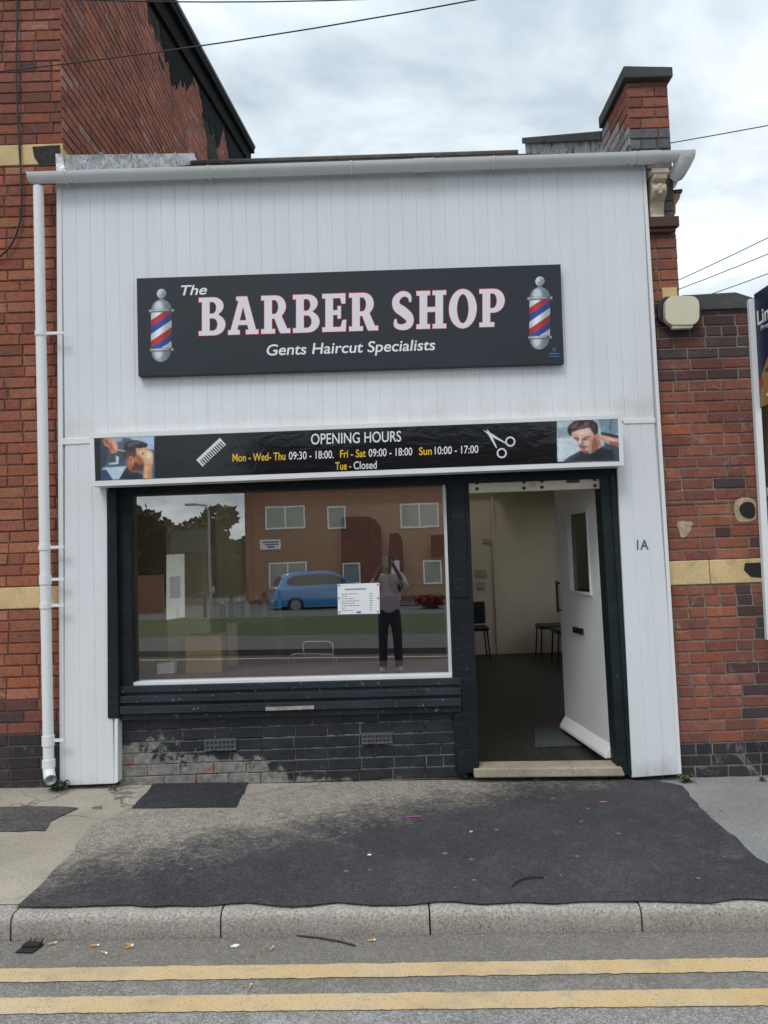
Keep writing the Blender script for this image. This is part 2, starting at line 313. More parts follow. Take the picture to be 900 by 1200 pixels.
def obj(name, mb, mats, parent=None, label=None, cat=None, group=None, kind=None, smooth=None, bevel=0, origin=None, seg=2):
    me = bpy.data.meshes.new(name); vs = mb.v
    lo = V([min(v[i] for v in vs) for i in range(3)]); hi = V([max(v[i] for v in vs) for i in range(3)])
    og = V(origin) if origin is not None else V(((lo.x + hi.x) / 2, (lo.y + hi.y) / 2, lo.z))
    me.from_pydata([v - og for v in vs], [], mb.f); mats = mats if isinstance(mats, (list, tuple)) else [mats]
    for m in mats: me.materials.append(m)
    me.polygons.foreach_set('material_index', mb.m)
    if any(c is not None for c in mb.c):
        at = me.color_attributes.new('Col', 'FLOAT_COLOR', 'CORNER'); buf = []
        for p, c in zip(me.polygons, mb.c): buf += list((*(c or (.2, .2, .2)), 1)) * p.loop_total
        at.data.foreach_set('color', buf)
    if getattr(mb, 'pv', None):
        at = me.color_attributes.new('Col', 'FLOAT_COLOR', 'POINT'); at.data.foreach_set('color', [x for c in mb.pv for x in (*c, 1)])
    me.validate(); me.update()
    if smooth:
        me.shade_smooth() if hasattr(me, 'shade_smooth') else None
        try: me.set_sharp_from_angle(angle=R(smooth))
        except Exception: pass
    o = bpy.data.objects.new(name, me); COL.objects.link(o); WORLD[o.name] = og
    if parent is not None: o.parent = parent; o.location = og - wl(parent)
    else: o.location = og
    if bevel:
        bm_ = o.modifiers.new('bevel', 'BEVEL'); bm_.width = bevel; bm_.segments = seg; bm_.limit_method = 'ANGLE'; bm_.angle_limit = R(35)
    return tag(o, label, cat, group, kind)
def thing(name, loc, label, cat, group=None, kind=None):
    o = bpy.data.objects.new(name, None); COL.objects.link(o); o.location = loc; WORLD[o.name] = V(loc); o.empty_display_size = .1
    return tag(o, label, cat, group, kind)
def copy_tree(o, parent=None, loc=None, label=None, rz=None):
    c = o.copy(); COL.objects.link(c)
    if parent is not None: c.parent = parent; c.matrix_parent_inverse = o.matrix_parent_inverse.copy()
    if loc is not None: c.location = loc
    if rz is not None: c.rotation_euler = (0, 0, rz)
    if label: c['label'] = label
    for ch in list(o.children): copy_tree(ch, c)
    return c
def quad(x0, y0, x1, y1, Y): return [P(x0, y0, Y), P(x1, y0, Y), P(x1, y1, Y), P(x0, y1, Y)]
def slab(pix, Y, depth, mb=None, mi=0):
    mb = mb or MB(); mb.prism([P(x, y, Y) for x, y in pix], (0, depth, 0), mi); return mb
def cr(pts, n=4, closed=True):
    k = len(pts); o = []
    for i in range(k if closed else k - 1):
        p0, p1, p2, p3 = (V((*(pts[(i + d) % k] if closed else pts[min(max(i + d, 0), k - 1)]), 0)[:3]) for d in (-1, 0, 1, 2))
        for j in range(n):
            t_ = j / n
            o.append(tuple((.5 * ((2 * p1) + (p2 - p0) * t_ + (2 * p0 - 5 * p1 + 4 * p2 - p3) * t_ ** 2 + (3 * p1 - p0 - 3 * p2 + p3) * t_ ** 3))[:2]))
    if not closed: o.append(tuple(pts[-1][:2]))
    return o
def art(polys, Y, step=.0006, f=lambda x, y: (x, y)):
    """printed artwork: coloured flat shapes in thin layers on a board whose face is at Y"""
    mb = MB(); mats = []
    for i, (c, pts) in enumerate(polys):
        mt = ink(c)
        if mt not in mats: mats.append(mt)
        yy = Y - step * (i + 1); q = [P(*f(x, y), yy) for x, y in pts]
        tri = tessellate_polygon([q]); fs = []
        for a in tri:
            nn = (q[a[1]] - q[a[0]]).cross(q[a[2]] - q[a[0]]); fs.append(list(a) if nn.y < 0 else list(a)[::-1])
        mb.add(q, fs, mats.index(mt))
    return mb, mats
def rrect(x0, y0, x1, y1, r, n=5):
    o = []
    for cx, cy, a in ((x1 - r, y1 - r, 0), (x0 + r, y1 - r, 90), (x0 + r, y0 + r, 180), (x1 - r, y0 + r, 270)):
        for j in range(n + 1): o.append((cx + r * math.cos(R(a + 90 * j / n)), cy + r * math.sin(R(a + 90 * j / n))))
    return o
def raster(polys, x0, y0, x1, y1, nx, ny, Y, f, blur=1, shade=None, masked=False, grain=.05, seed=1):
    """a printed picture: colours laid down in order, softened, then put on a fine flat grid as the print's own colour"""
    import numpy as np
    ss = 3; gx_, gy_ = np.meshgrid((np.arange((nx + 1) * ss) + .5) / ss - .5, (np.arange((ny + 1) * ss) + .5) / ss - .5); gx_ = x0 + gx_ * (x1 - x0) / nx; gy_ = y0 + gy_ * (y1 - y0) / ny
    img = np.zeros(gx_.shape + (3,)); al = np.zeros(gx_.shape)
    for c, pts in polys:
        ins = np.zeros(gx_.shape, bool); k = len(pts)
        for i in range(k):
            (ax, ay), (bx, by) = pts[i][:2], pts[(i + 1) % k][:2]
            if ay == by: continue
            ins ^= ((ay > gy_) != (by > gy_)) & (gx_ < (bx - ax) * (gy_ - ay) / (by - ay) + ax)
        img[ins] = lin(c); al[ins] = 1
    def down(a): return a.reshape(ny + 1, ss, nx + 1, ss, -1).mean((1, 3))
    A = down(al[..., None]); I = down(img * al[..., None]) / np.maximum(A, 1e-3)
    for _ in range(blur):
        p_ = np.pad(I * A, ((1, 1), (1, 1), (0, 0)), 'edge'); q_ = np.pad(A, ((1, 1), (1, 1), (0, 0)), 'edge')
        sm = lambda z: (z[:-2, 1:-1] + z[2:, 1:-1] + z[1:-1, :-2] + z[1:-1, 2:] + 2 * z[1:-1, 1:-1]) / 6
        I = sm(p_) / np.maximum(sm(q_), 1e-3)
    I *= 1 + grain * np.random.RandomState(seed).randn(ny + 1, nx + 1, 1)
    if not masked: I *= np.array([[[1 + .22 * mnoise.noise(V((i * .07, j * .07, seed))) + .16 * mnoise.noise(V((i * .23, j * .16, seed + 9)))] for i in range(nx + 1)] for j in range(ny + 1)])
    vs, fs, cs = [], [], []
    for j in range(ny + 1):
        for i in range(nx + 1):
            x, y = x0 + (x1 - x0) * i / nx, y0 + (y1 - y0) * j / ny; vs.append(P(*f(x, y), Y))
            if shade: I[j, i] *= shade(x, y)
    for j in range(ny):
        for i in range(nx):
            if masked and A[j:j + 2, i:i + 2].mean() < .55: continue
            fs.append([j * (nx + 1) + i, (j + 1) * (nx + 1) + i, (j + 1) * (nx + 1) + i + 1, j * (nx + 1) + i + 1])
    if (vs[fs[0][1]] - vs[fs[0][0]]).cross(vs[fs[0][2]] - vs[fs[0][0]]).y > 0: fs = [q[::-1] for q in fs]
    mb = MB(); mb.v = vs; mb.f = fs; mb.m = [0] * len(fs); mb.c = [None] * len(fs); mb.pv = [tuple(np.clip(I[i // (nx + 1), i % (nx + 1)], 0, 1)) for i in range(len(vs))]
    return mb
m, t, b = base('printed_picture'); b.inputs['Roughness'].default_value = .35; a_ = t.nodes.new('ShaderNodeVertexColor'); a_.layer_name = 'Col'; t.links.new(a_.outputs[0], b.inputs['Base Color']); M_print = m
# ---- lettering
def curve_mesh(polys, offset=0.0):
    cu = bpy.data.curves.new('c', 'CURVE'); cu.dimensions = '2D'; cu.fill_mode = 'BOTH'; cu.offset = offset
    for pl in polys:
        sp = cu.splines.new('POLY'); sp.points.add(len(pl) - 1); sp.use_cyclic_u = True
        for q, (x, y) in zip(sp.points, pl): q.co = (x, y, 0, 1)
    return eval_flat(cu)
def eval_flat(cu):
    o = bpy.data.objects.new('c', cu); COL.objects.link(o); dg = bpy.context.evaluated_depsgraph_get(); dg.update()
    ev = o.evaluated_get(dg); me = ev.to_mesh(); vs = [v.co.copy() for v in me.vertices]; fs = [list(p.vertices) for p in me.polygons]
    ev.to_mesh_clear(); bpy.data.objects.remove(o); return vs, fs
def text_flat(s, bold=0.0, shear=0.0, space=1.0):
    cu = bpy.data.curves.new('t', 'FONT'); cu.body = s; cu.size = 1.0; cu.offset = bold; cu.shear = shear; cu.space_character = space; cu.fill_mode = 'FRONT'
    return eval_flat(cu)
def flat_on(mb, vs, fs, fn, mi=0):
    q = [fn(v.x, v.y) for v in vs]; out_ = []
    for f in fs:
        nn = (q[f[1]] - q[f[0]]).cross(q[f[2]] - q[f[0]]); out_.append(f if nn.y < 0 else f[::-1])
    mb.add(q, out_, mi)
def text_px(mb, s, a, b, cap, Y, bold=0.0, shear=0.0, mi=0, space=1.0, place=None):
    """lettering whose baseline runs between two measured points of the board; cap = capital height in the same measure"""
    vs, fs = text_flat(s, bold, shear, space); x0 = min(v.x for v in vs); x1 = max(v.x for v in vs); ch = .729
    place = place or (lambda x, y: P(x, y, Y))
    def fn(x, y):
        t_ = (x - x0) / (x1 - x0); return place(a[0] + (b[0] - a[0]) * t_, a[1] + (b[1] - a[1]) * t_ - y / ch * cap)
    flat_on(mb, vs, fs, fn, mi)
def arc(cx, cy, rx, ry, a0, a1, n=10): return [(cx + rx * math.cos(R(a0 + (a1 - a0) * i / n)), cy + ry * math.sin(R(a0 + (a1 - a0) * i / n))) for i in range(n + 1)]
def stroke(pts, ws):
    c = cr(pts, 6, False); k = len(c); lft = []; rgt = []
    for i in range(k):
        a = V(c[max(i - 1, 0)]); b_ = V(c[min(i + 1, k - 1)]); d = (b_ - a).normalized(); n_ = V((-d.y, d.x))
        u = i / (k - 1) * (len(ws) - 1); j = min(int(u), len(ws) - 2); wd = ws[j] + (ws[j + 1] - ws[j]) * (u - j)
        lft.append(tuple(V(c[i]) + n_ * wd / 2)); rgt.append(tuple(V(c[i]) - n_ * wd / 2))
    return lft + rgt[::-1]
SLABF = {
 'B': (.84, [[(0, 0)] + [(.46, 0)] + arc(.48, .275, .36, .275, -90, 60) + arc(.45, .765, .33, .235, -60, 90) + [(0, 1), (0, .88), (.10, .88), (.10, .12), (0, .12)],
             [(.34, .12)] + arc(.44, .285, .15, .165, -90, 90) + [(.34, .45)], [(.34, .57)] + arc(.43, .725, .12, .155, -90, 90) + [(.34, .88)]]),
 'P': (.80, [[(0, 0), (.47, 0), (.47, .12), (.34, .12), (.34, .37)] + arc(.45, .685, .35, .315, -90, 90) + [(0, 1), (0, .88), (.10, .88), (.10, .12), (0, .12)],
             [(.34, .49)] + arc(.42, .685, .13, .195, -90, 90) + [(.34, .88)]]),
 'R': (.92, [[(0, 0), (.44, 0), (.44, .12), (.34, .12), (.34, .39), (.42, .39), (.57, .05), (.62, 0), (.92, 0), (.92, .12), (.82, .12), (.65, .45)] + arc(.45, .705, .33, .295, -48, 90) + [(0, 1), (0, .88), (.10, .88), (.10, .12), (0, .12)],
             [(.34, .51)] + arc(.42, .695, .12, .185, -90, 90) + [(.34, .88)]]),
 'E': (.76, [[(0, 0), (.74, 0), (.76, .30), (.64, .30), (.58, .12), (.34, .12), (.34, .44), (.48, .44), (.48, .34), (.59, .34), (.59, .67), (.48, .67), (.48, .56), (.34, .56), (.34, .88), (.57, .88), (.61, .73), (.73, .73), (.73, 1), (0, 1), (0, .88), (.10, .88), (.10, .12), (0, .12)]]),
 'H': (.94, [[(0, 0), (.43, 0), (.43, .12), (.34, .12), (.34, .44), (.60, .44), (.60, .12), (.51, .12), (.51, 0), (.94, 0), (.94, .12), (.84, .12), (.84, .88), (.94, .88), (.94, 1), (.51, 1), (.51, .88), (.60, .88), (.60, .57), (.34, .57), (.34, .88), (.43, .88), (.43, 1), (0, 1), (0, .88), (.10, .88), (.10, .12), (0, .12)]]),
 'A': (.96, [[(0, 0), (.37, 0), (.37, .12), (.29, .12), (.33, .25), (.61, .25), (.65, .12), (.56, .12), (.56, 0), (.96, 0), (.96, .12), (.88, .12), (.63, .90), (.60, 1), (.26, 1), (.26, .89), (.33, .89), (.08, .12), (0, .12)], [(.365, .37), (.575, .37), (.475, .74)]]),
 'O': (.88, [arc(.44, .5, .44, .52, 0, 348, 29), arc(.44, .5, .185, .385, 0, 348, 29)]),
 'S': (.68, [stroke([(.11, .28), (.12, .12), (.32, .06), (.53, .13), (.545, .30), (.36, .46), (.15, .60), (.13, .80), (.33, .935), (.53, .88), (.57, .72)], [.06, .13, .15, .20, .25, .27, .25, .21, .15, .12, .06])]),
}
def slab_word(word, gap=.085):
    x = 0; o = []
    for ch in word:
        if ch == ' ': x += .36; continue
        wd, pl = SLABF[ch]; o.append([[(px + x, py) for px, py in p_] for p_ in pl]); x += wd + gap
    return o, x - gap
# ------------------------------------------------------------------ brickwork
RED = [(0.346, 0.12, 0.067), (0.373, 0.132, 0.074), (0.309, 0.106, 0.063), (0.337, 0.122, 0.078), (0.282, 0.1, 0.065), (0.382, 0.157, 0.092)]
DARK = [(.10, .06, .056), (.12, .058, .052), (.085, .06, .06), (.14, .062, .054)]
PLUM = [(0.242, 0.092, 0.067), (0.265, 0.098, 0.069), (0.214, 0.084, 0.065), (0.279, 0.106, 0.074)]
BLUE = [(.042, .04, .045), (.055, .05, .055), (.035, .034, .04)]
def bricks(mb, O, U, Nn, v0, v1, lim, pick, rg, course=.0805, Lb=.233, jt=.010, bow=None):
    """bricks in a running bond on the vertical plane O + U*u + Z*v; lim(v) gives the run of the course"""
    O = V(O); U = V(U).normalized(); Nn = V(Nn).normalized(); Z = V((0, 0, 1)); k = 0; v = v0
    while v < v1 - .02:
        hh = min(course, v1 - v) - jt; a, b_ = lim(v + hh / 2)
        hd = rg.random() < .16; u = a - rg.random() * .03 - (0 if k % 2 == 0 else Lb * .5)
        while u < b_:
            ln = Lb * (.5 if (hd and rg.random() < .8) or rg.random() < .08 else 1) * (1 + rg.uniform(-.02, .02))
            x0, x1 = max(u, a), min(u + ln - jt, b_); u += ln
            if x1 - x0 < .02: continue
            c = pick((x0 + x1) / 2, v, rg); q = rg.uniform(.86, 1.12) * (1 + .22 * mnoise.noise(V((x0 * 1.7, v * 1.9, O.y)))); c = tuple(y * q * rg.uniform(.95, 1.05) for y in c)
            pr = rg.uniform(.002, .0065); j = lambda: rg.uniform(-.0018, .0018)
            bt = .0045
            def pt(uu, vv, d): return O + U * uu + Z * vv + Nn * d
            o4 = [pt(x0 + j(), v + j(), -.012), pt(x1 + j(), v + j(), -.012), pt(x1 + j(), v + hh + j(), -.012), pt(x0 + j(), v + hh + j(), -.012)]
            m4 = [x + Nn * (.012 + pr - bt * .8) for x in o4]; ctr = (o4[0] + o4[2]) / 2
            f4 = [x + Nn * (bt * .8) + U * (bt if i in (0, 3) else -bt) + Z * (bt if i < 2 else -bt) for i, x in enumerate(m4)]
            fs = [[8, 9, 10, 11]] + [[i, (i + 1) % 4, (i + 1) % 4 + 4, i + 4] for i in range(4)] + [[i + 4, (i + 1) % 4 + 4, (i + 1) % 4 + 8, i + 8] for i in range(4)]
            if U.cross(Z).dot(Nn) < 0: fs = [f[::-1] for f in fs]
            mb.add(o4 + m4 + f4, fs, 0, c)
        v += course; k += 1
def mortar_face(mb, O, U, Nn, pts, d=-.004, mi=1, thick=.1):
    O = V(O); U = V(U).normalized(); Nn = V(Nn).normalized(); mb.prism([O + U * u + V((0, 0, v)) + Nn * d for u, v in pts], -Nn * thick, mi)
# =================================================================== GROUND
def ground_pt(x, y, dz): return V((x, y, gz(x) + dz))
def kerb_y(x): return KY + KS * x
ka, kb = G(10, 1103, ROAD), G(900, 1090, ROAD)
KS = (kb.y - ka.y) / (kb.x - ka.x); KY = ka.y - KS * ka.x
def sheet(pts, dz, thick=0): 
    mb = MB(); q = [ground_pt(x, y, dz) for x, y in pts]
    tri = tessellate_polygon([q]) if len(q) > 4 else [list(range(len(q)))]
    fs = []
    for a in tri:
        nn = (q[a[1]] - q[a[0]]).cross(q[a[2]] - q[a[0]]); fs.append(list(a) if nn.z > 0 else list(a)[::-1])
    mb.add(q, fs); return mb
FK = -8.3                                     # the far kerb
mb = MB(); mb.add([(-400, -500, -.9), (400, -500, -.9), (400, 500, -.9), (-400, 500, -.9)], [[0, 1, 2, 3]])
obj('ground', mb, simple('far_ground', (.07, .09, .04), .95, .3, .3), kind='structure')
obj('road', sheet([(-40, -3.6), (40, -3.6), (40, kerb_y(40)), (-40, kerb_y(-40))], ROAD), M_road, kind='structure', origin=(0, 0, 0))
obj('carriageway', sheet([(-40, FK), (40, FK), (40, -3.6), (-40, -3.6)], ROAD), tarmac('carriageway_tarmac', (.065, .062, .064), (.09, .085, .085), .4), kind='structure', origin=(0, 0, 0))
obj('pavement', sheet([(-40, kerb_y(-40) + .12), (40, kerb_y(40) + .12), (40, .3), (-40, .3)], 0.0), M_pave, kind='structure', origin=(0, 0, 0))
def jag(pix, amp=.012, dz=.004, step=.07):
    g = [G(x, y, dz) for x, y in pix]; o = []
    for i in range(len(g)):
        a, b_ = g[i], g[(i + 1) % len(g)]; n_ = max(1, int((b_ - a).length / step))
        for j in range(n_):
            p_ = a.lerp(b_, j / n_); nn = mnoise.noise_vector(p_ * 6.0) * amp * 2.2; o.append((p_.x + nn.x, min(p_.y + nn.y, .03)))
    return o
obj('grey_pavement', sheet(jag([(770, 912), (925, 1068), (1500, 1068), (1300, 900)], .01, .004), .004), M_paver, kind='structure', origin=(0, 0, 0))
obj('tarmac_patch', sheet(jag([(22, 1062), (50, 1032), (78, 1005), (104, 972), (150, 945), (250, 938), (330, 922), (545, 908), (562, 907), (735, 908), (800, 921), (830, 955), (905, 1018), (958, 1053.5), (700, 1056.5), (400, 1059.5)], .016, .008), .008), M_patch, kind='structure', origin=(0, -1.4, 0))
obj('small_tarmac_patch', sheet(jag([(153, 947), (182, 917), (293, 914), (276, 946)], .008, .012), .012), M_patch2, kind='structure', origin=(0, 0, 0))
obj('worn_tarmac_patch', sheet(jag([(-60, 944), (92, 946), (60, 962), (52, 973), (-60, 976)], .02, .006), .006), tarmac('worn_tarmac', (.07, .066, .062), (.12, .11, .10), .5, ((.30, .265, .22), .9, 0, 1.2, .35, .95)), kind='structure', origin=(0, 0, 0))
for nm, (ya, yb), (yc, yd) in (('yellow_line', (1135, 1151), (1122, 1138)), ('yellow_line', (1169, 1188), (1158, 1178))):
    p1, p2, p3, p4 = G(0, ya, ROAD + .004), G(0, yb, ROAD + .004), G(900, yd, ROAD + .004), G(900, yc, ROAD + .004)
    up_ = []; dn = []
    for i in range(-420, 421):
        x = i * .018; n2 = mnoise.noise(V((x * 31, p1.y * 9, 5))) * .006; f_ = (x - p1.x) / (p4.x - p1.x); n_ = mnoise.noise(V((x * 7, p1.y * 9, 0))) * .006
        up_.append((x, p1.y + (p4.y - p1.y) * f_ + n_ + n2)); dn.append((x, p2.y + (p3.y - p2.y) * (x - p2.x) / (p3.x - p2.x) + n_ - mnoise.noise(V((x * 33, p1.y * 7, 9))) * .006))
    obj(nm, sheet(up_ + dn[::-1], ROAD + .004), M_yellow, kind='structure', origin=(0, 0, 0))
# kerb stones
jx = [G(px, 1100 - (px - 10) * .0146, ROAD).x for px in (15, 260, 504, 751)]
w_ = (jx[3] - jx[0]) / 3; xs = [jx[0] - w_ * 2, jx[0] - w_] + jx + [jx[3] + w_, jx[3] + 2 * w_, jx[3] + 3 * w_]
KL = ['kerb stone outside the left edge of the frame, second beyond the blackened plastic scrap', 'kerb stone cut by the left edge of the photo beside the black plastic scrap', 'kerb stone right beside the black plastic scrap, with cigarette butts along its foot',
      'kerb stone left of the middle with a thin black stick lying at its foot', 'kerb stone below the doorway and the black twig on the tarmac', 'rightmost kerb stone in the photo, below the grey concrete pavement', 'kerb stone next along to the right, outside the photo', 'kerb stone farthest to the right, outside the photo']
for i in range(len(xs) - 1):
    a, b_ = xs[i] + .004, xs[i + 1] - .004; mb = MB(); prof = [(0, ROAD - .1), (0.004, -.040)] + [(.036 - .030 * math.cos(R(q)), -.037 + .034 * math.sin(R(q))) for q in (20, 45, 70, 90)] + [(.135, -.004), (.135, ROAD - .1)]
    n_ = 36; vs = []; jit = rnd.uniform(-.004, .004)
    for k in range(n_ + 1):
        x = a + (b_ - a) * k / n_
        for d, z in prof:
            q = mnoise.noise(V((x * 5, d * 9, z * 9 + i))) * .004 + mnoise.noise(V((x * 24, d * 30, z * 30 + i))) * .003
            vs.append(V((x, kerb_y(x) + d + q + jit, gz(x) + z + q)))
    m_n = len(prof); fs = [[k * m_n + j, (k + 1) * m_n + j, (k + 1) * m_n + (j + 1) % m_n, k * m_n + (j + 1) % m_n] for k in range(n_) for j in range(m_n)]
    fs = [f[::-1] for f in fs] + [list(range(m_n)), [n_ * m_n + j for j in range(m_n)][::-1]]
    mb.add(vs, fs); o = obj('kerb_stone', mb, M_kerb, None, KL[i], 'kerb stone', 'kerb stones along the pavement edge', smooth=50)
    bm0 = bmesh.new(); bm0.from_mesh(o.data); bmesh.ops.recalc_face_normals(bm0, faces=bm0.faces); bm0.to_mesh(o.data); bm0.free()
# =================================================================== THE SHOP
base_l = G(70, 918)
shop = thing('barber_shop', (0, .1, 0), 'white clad single storey barber shop with black framed window and open door', 'shop')
CY = -.06                                     # face of the cladding
# ---- cladding boards, real v-joints
def lerp2(a, b_, t_): return (a[0] + (b_[0] - a[0]) * t_, a[1] + (b_[1] - a[1]) * t_)
def boards(mb, tl, tr, br, bl, n, Y, th=.012, gap=.00015, ch=.006):
    TL, TR, BR, BL = (P(*q, Y) for q in (tl, tr, br, bl)); wd = (TR - TL).length / n
    for i in range(n):
        g = gap / wd; a, b_ = (i + g) / n, (i + 1 - g) / n; c = ch / wd / n
        pt = TL.lerp(TR, a), TL.lerp(TR, a + c), TL.lerp(TR, b_ - c), TL.lerp(TR, b_)
        pb = BL.lerp(BR, a), BL.lerp(BR, a + c), BL.lerp(BR, b_ - c), BL.lerp(BR, b_)
        dn_ = V((0, .003, 0)); bk = V((0, th, 0))
        top = [pt[0] + dn_, pt[1], pt[2], pt[3] + dn_, pt[3] + bk, pt[0] + bk]; bot = [pb[0] + dn_, pb[1], pb[2], pb[3] + dn_, pb[3] + bk, pb[0] + bk]
        mb.add(top + bot, [[j, j + 6, (j + 1) % 6 + 6, (j + 1) % 6] for j in range(6)] + [[5, 4, 3, 2, 1, 0][::-1], [6, 7, 8, 9, 10, 11][::-1]])
mb = MB(); boards(mb, (72, 214), (752, 187), (767, 492), (76, 516), 41, CY)
boards(mb, (76, 519), (124, 518), (134, 918), (75, 920), 3, CY)
boards(mb, (721, 497), (767, 495), (797, 907), (741, 911), 3, CY)
obj('cladding', mb, M_white, shop)
mb = MB(); bk = CY + .014
slab([(66, 214), (754, 186), (770, 497), (69, 519)], bk, .06, mb); slab([(69, 519), (125, 518), (136, 918), (71, 921)], bk, .06, mb); slab([(720, 497), (770, 497), (798, 907), (740, 911)], bk, .06, mb)
obj('cladding_backing', mb, simple('backing_grey', (.42, .43, .44), .7, .05), shop)
for q_, yo, th0 in (([(66, 213), (72, 213), (75, 920), (70, 921)], .006, .03), ([(752, 186), (756, 186), (799, 907), (795, 907)], .006, .03), ([(72, 514), (107, 513), (107, 519.5), (72, 521)], .007, .02), ([(731, 491), (768, 490), (768, 495.5), (731, 496.5)], .007, .02), ([(134, 842), (138, 842), (138, 917), (134, 918)], .004, .1)):
    obj('cladding_trim', slab(q_, CY - yo, th0), M_pipe, shop, bevel=.002)
# ---- party pier, parapet, corbel
RG = random.Random(11)
py0 = .02; pa, pb = P(735, 120, py0), P(783, 120, py0); topz = P(760, 95, py0).z; XL, XR = pa.x, pb.x
zb_ = P(775, 269, py0).z; wall_x0 = P(760, 500, py0).x - .12
mb = MB()
tan_r = math.tan(R(28.75)); eave_z = P(450, 198, CY).z + .02
pk_pl = lambda u, v, rg: rg.choice(PLUM + DARK[:2])
bricks(mb, (XL, py0, 0), (1, 0, 0), (0, -1, 0), P(760, 262, py0).z + .01, topz, lambda v: (0, XR - XL), lambda u, v, rg: (.13, .14, .145) if v < eave_z + .19 else rg.choice(PLUM), RG)
mortar_face(mb, (XL, py0, 0), (1, 0, 0), (0, -1, 0), [(0, zb_), (XR - XL, zb_), (XR - XL, topz), (0, topz)], thick=.64)
PD = .66; zq = 0
roofz = lambda y: eave_z + tan_r * (y - CY)
par_top = P(703, 155, py0 + PD).z
bricks(mb, (XL, py0, 0), (0, 1, 0), (-1, 0, 0), eave_z - .1, topz, lambda v: (0, PD), lambda u, v, rg: rg.choice([(.36, .35, .36), (.42, .41, .42), (.25, .23, .23)]) if v < eave_z + .62 - (PD - u) * .55 + rg.uniform(-.06, .06) else rg.choice(PLUM), RG)
obj('parapet_pier', mb, [M_brickdark, M_mortar_red], shop)
mb = MB(); ov = .03
mb.prism([(XL - ov, py0 - ov - .02, topz), (XR + ov, py0 - ov - .02, topz), (XR + ov, py0 - ov - .02, topz + .075), (XL - ov, py0 - ov - .02, topz + .095)], (0, PD + .02, 0))
sy0, sy1 = py0 + PD - .02, 3.85
q = par_top
mb.prism([(XL - ov, sy0, q - .08), (XL - ov, sy1, q - .08 + tan_r * (sy1 - sy0)), (XL - ov, sy1, q + tan_r * (sy1 - sy0)), (XL - ov, sy0, q)], (XR - XL + 2 * ov, 0, 0))
obj('coping', mb, M_coping, shop, bevel=.008)
mb = MB()   # whitened rendered upstand under the sloping coping
mb.prism([(XL, sy0, eave_z - .3), (XL, sy1 - .05, eave_z - .3), (XL, sy1 - .05, q - .08 + tan_r * (sy1 - .05 - sy0)), (XL, sy0, q - .08)], (XR - XL, 0, 0))
m, t, b = base('flaking_whitewash'); b.inputs['Roughness'].default_value = .9
t.links.new(ramp(t, nz(t, 6, 8, .75), [(.40, (.07, .06, .06)), (.50, (.42, .41, .42)), (.8, (.6, .59, .58))]), b.inputs['Base Color']); bump(t, b, nz(t, 20, 8), .9, .02); M_flake = m
obj('parapet_upstand', mb, M_flake, shop)
# pier below the gutter, corbel
mb = MB(); zc = P(775, 257, py0).z; zb_ = P(775, 269, py0).z
bx0 = P(757, 263, py0).x; bx1 = P(793, 263, py0).x
mb.box(bx0 - .2, bx1, py0 - .055, py0 - .002, zb_, zc, 0, (.10, .06, .05)); mb.box(bx0 - .2, bx1 - .02, py0 - .035, py0 - .002, zb_ - .03, zb_ - .002, 0, (.12, .06, .05))
obj('string_course', mb, M_brickdark, shop, bevel=.006)
mb = MB(); x0 = P(761, 230, -.02).x; x1 = P(777, 230, -.02).x; zt = P(770, 209, -.05).z; zl = P(770, 256, -.05).z; h = zt - zl
prof = [(0, 0), (-.05, .0), (-.055, .06 * h), (-.04, .14 * h), (-.045, .3 * h), (-.06, .42 * h), (-.10, .5 * h), (-.125, .6 * h), (-.12, .74 * h), (-.10, .84 * h), (-.14, .88 * h), (-.15, h), (0, h)]
mb.prism([(x0, py0 + y, zl + z) for y, z in prof], (x1 - x0, 0, 0)); mb.box(x0 - .012, x1 + .012, py0 - .155, py0, zt, zt + .035)
for i, (u, v, r_) in enumerate([(.3, .66, .028), (.7, .66, .028), (.5, .72, .022), (.5, .56, .02)]):
    mb.lathe([(r_ * .2, .022), (r_ * .8, .016), (r_, 0)][::-1], (x0 + (x1 - x0) * u, py0 - .118, zl + h * v), 10, 'Y')
obj('corbel', mb, concrete('painted_stone', (.55, .47, .36), .2, (.28, .17, .08), .1, 9), shop, bevel=.004)
mb = MB(); q0 = P(783, 250, py0); q1 = P(797, 224, py0)
mb.prism([P(781, 226, py0 + .03), P(798, 224, py0 + .03), P(797, 232, py0 + .03), P(792, 240, py0 + .03), P(792, 250, py0 + .03), P(786, 254, py0 + .03)], (0, .25, 0)); mb.prism([P(783, 222.5, py0 + .02), P(800, 221, py0 + .02), P(800, 225, py0 + .02), P(783, 226.5, py0 + .02)], (0, .28, 0), 1)
obj('side_corbel', mb, [concrete('worn_sandstone', (.40, .26, .12), .3, (.10, .05, .03), .1, 8), M_coping], shop, bevel=.004)
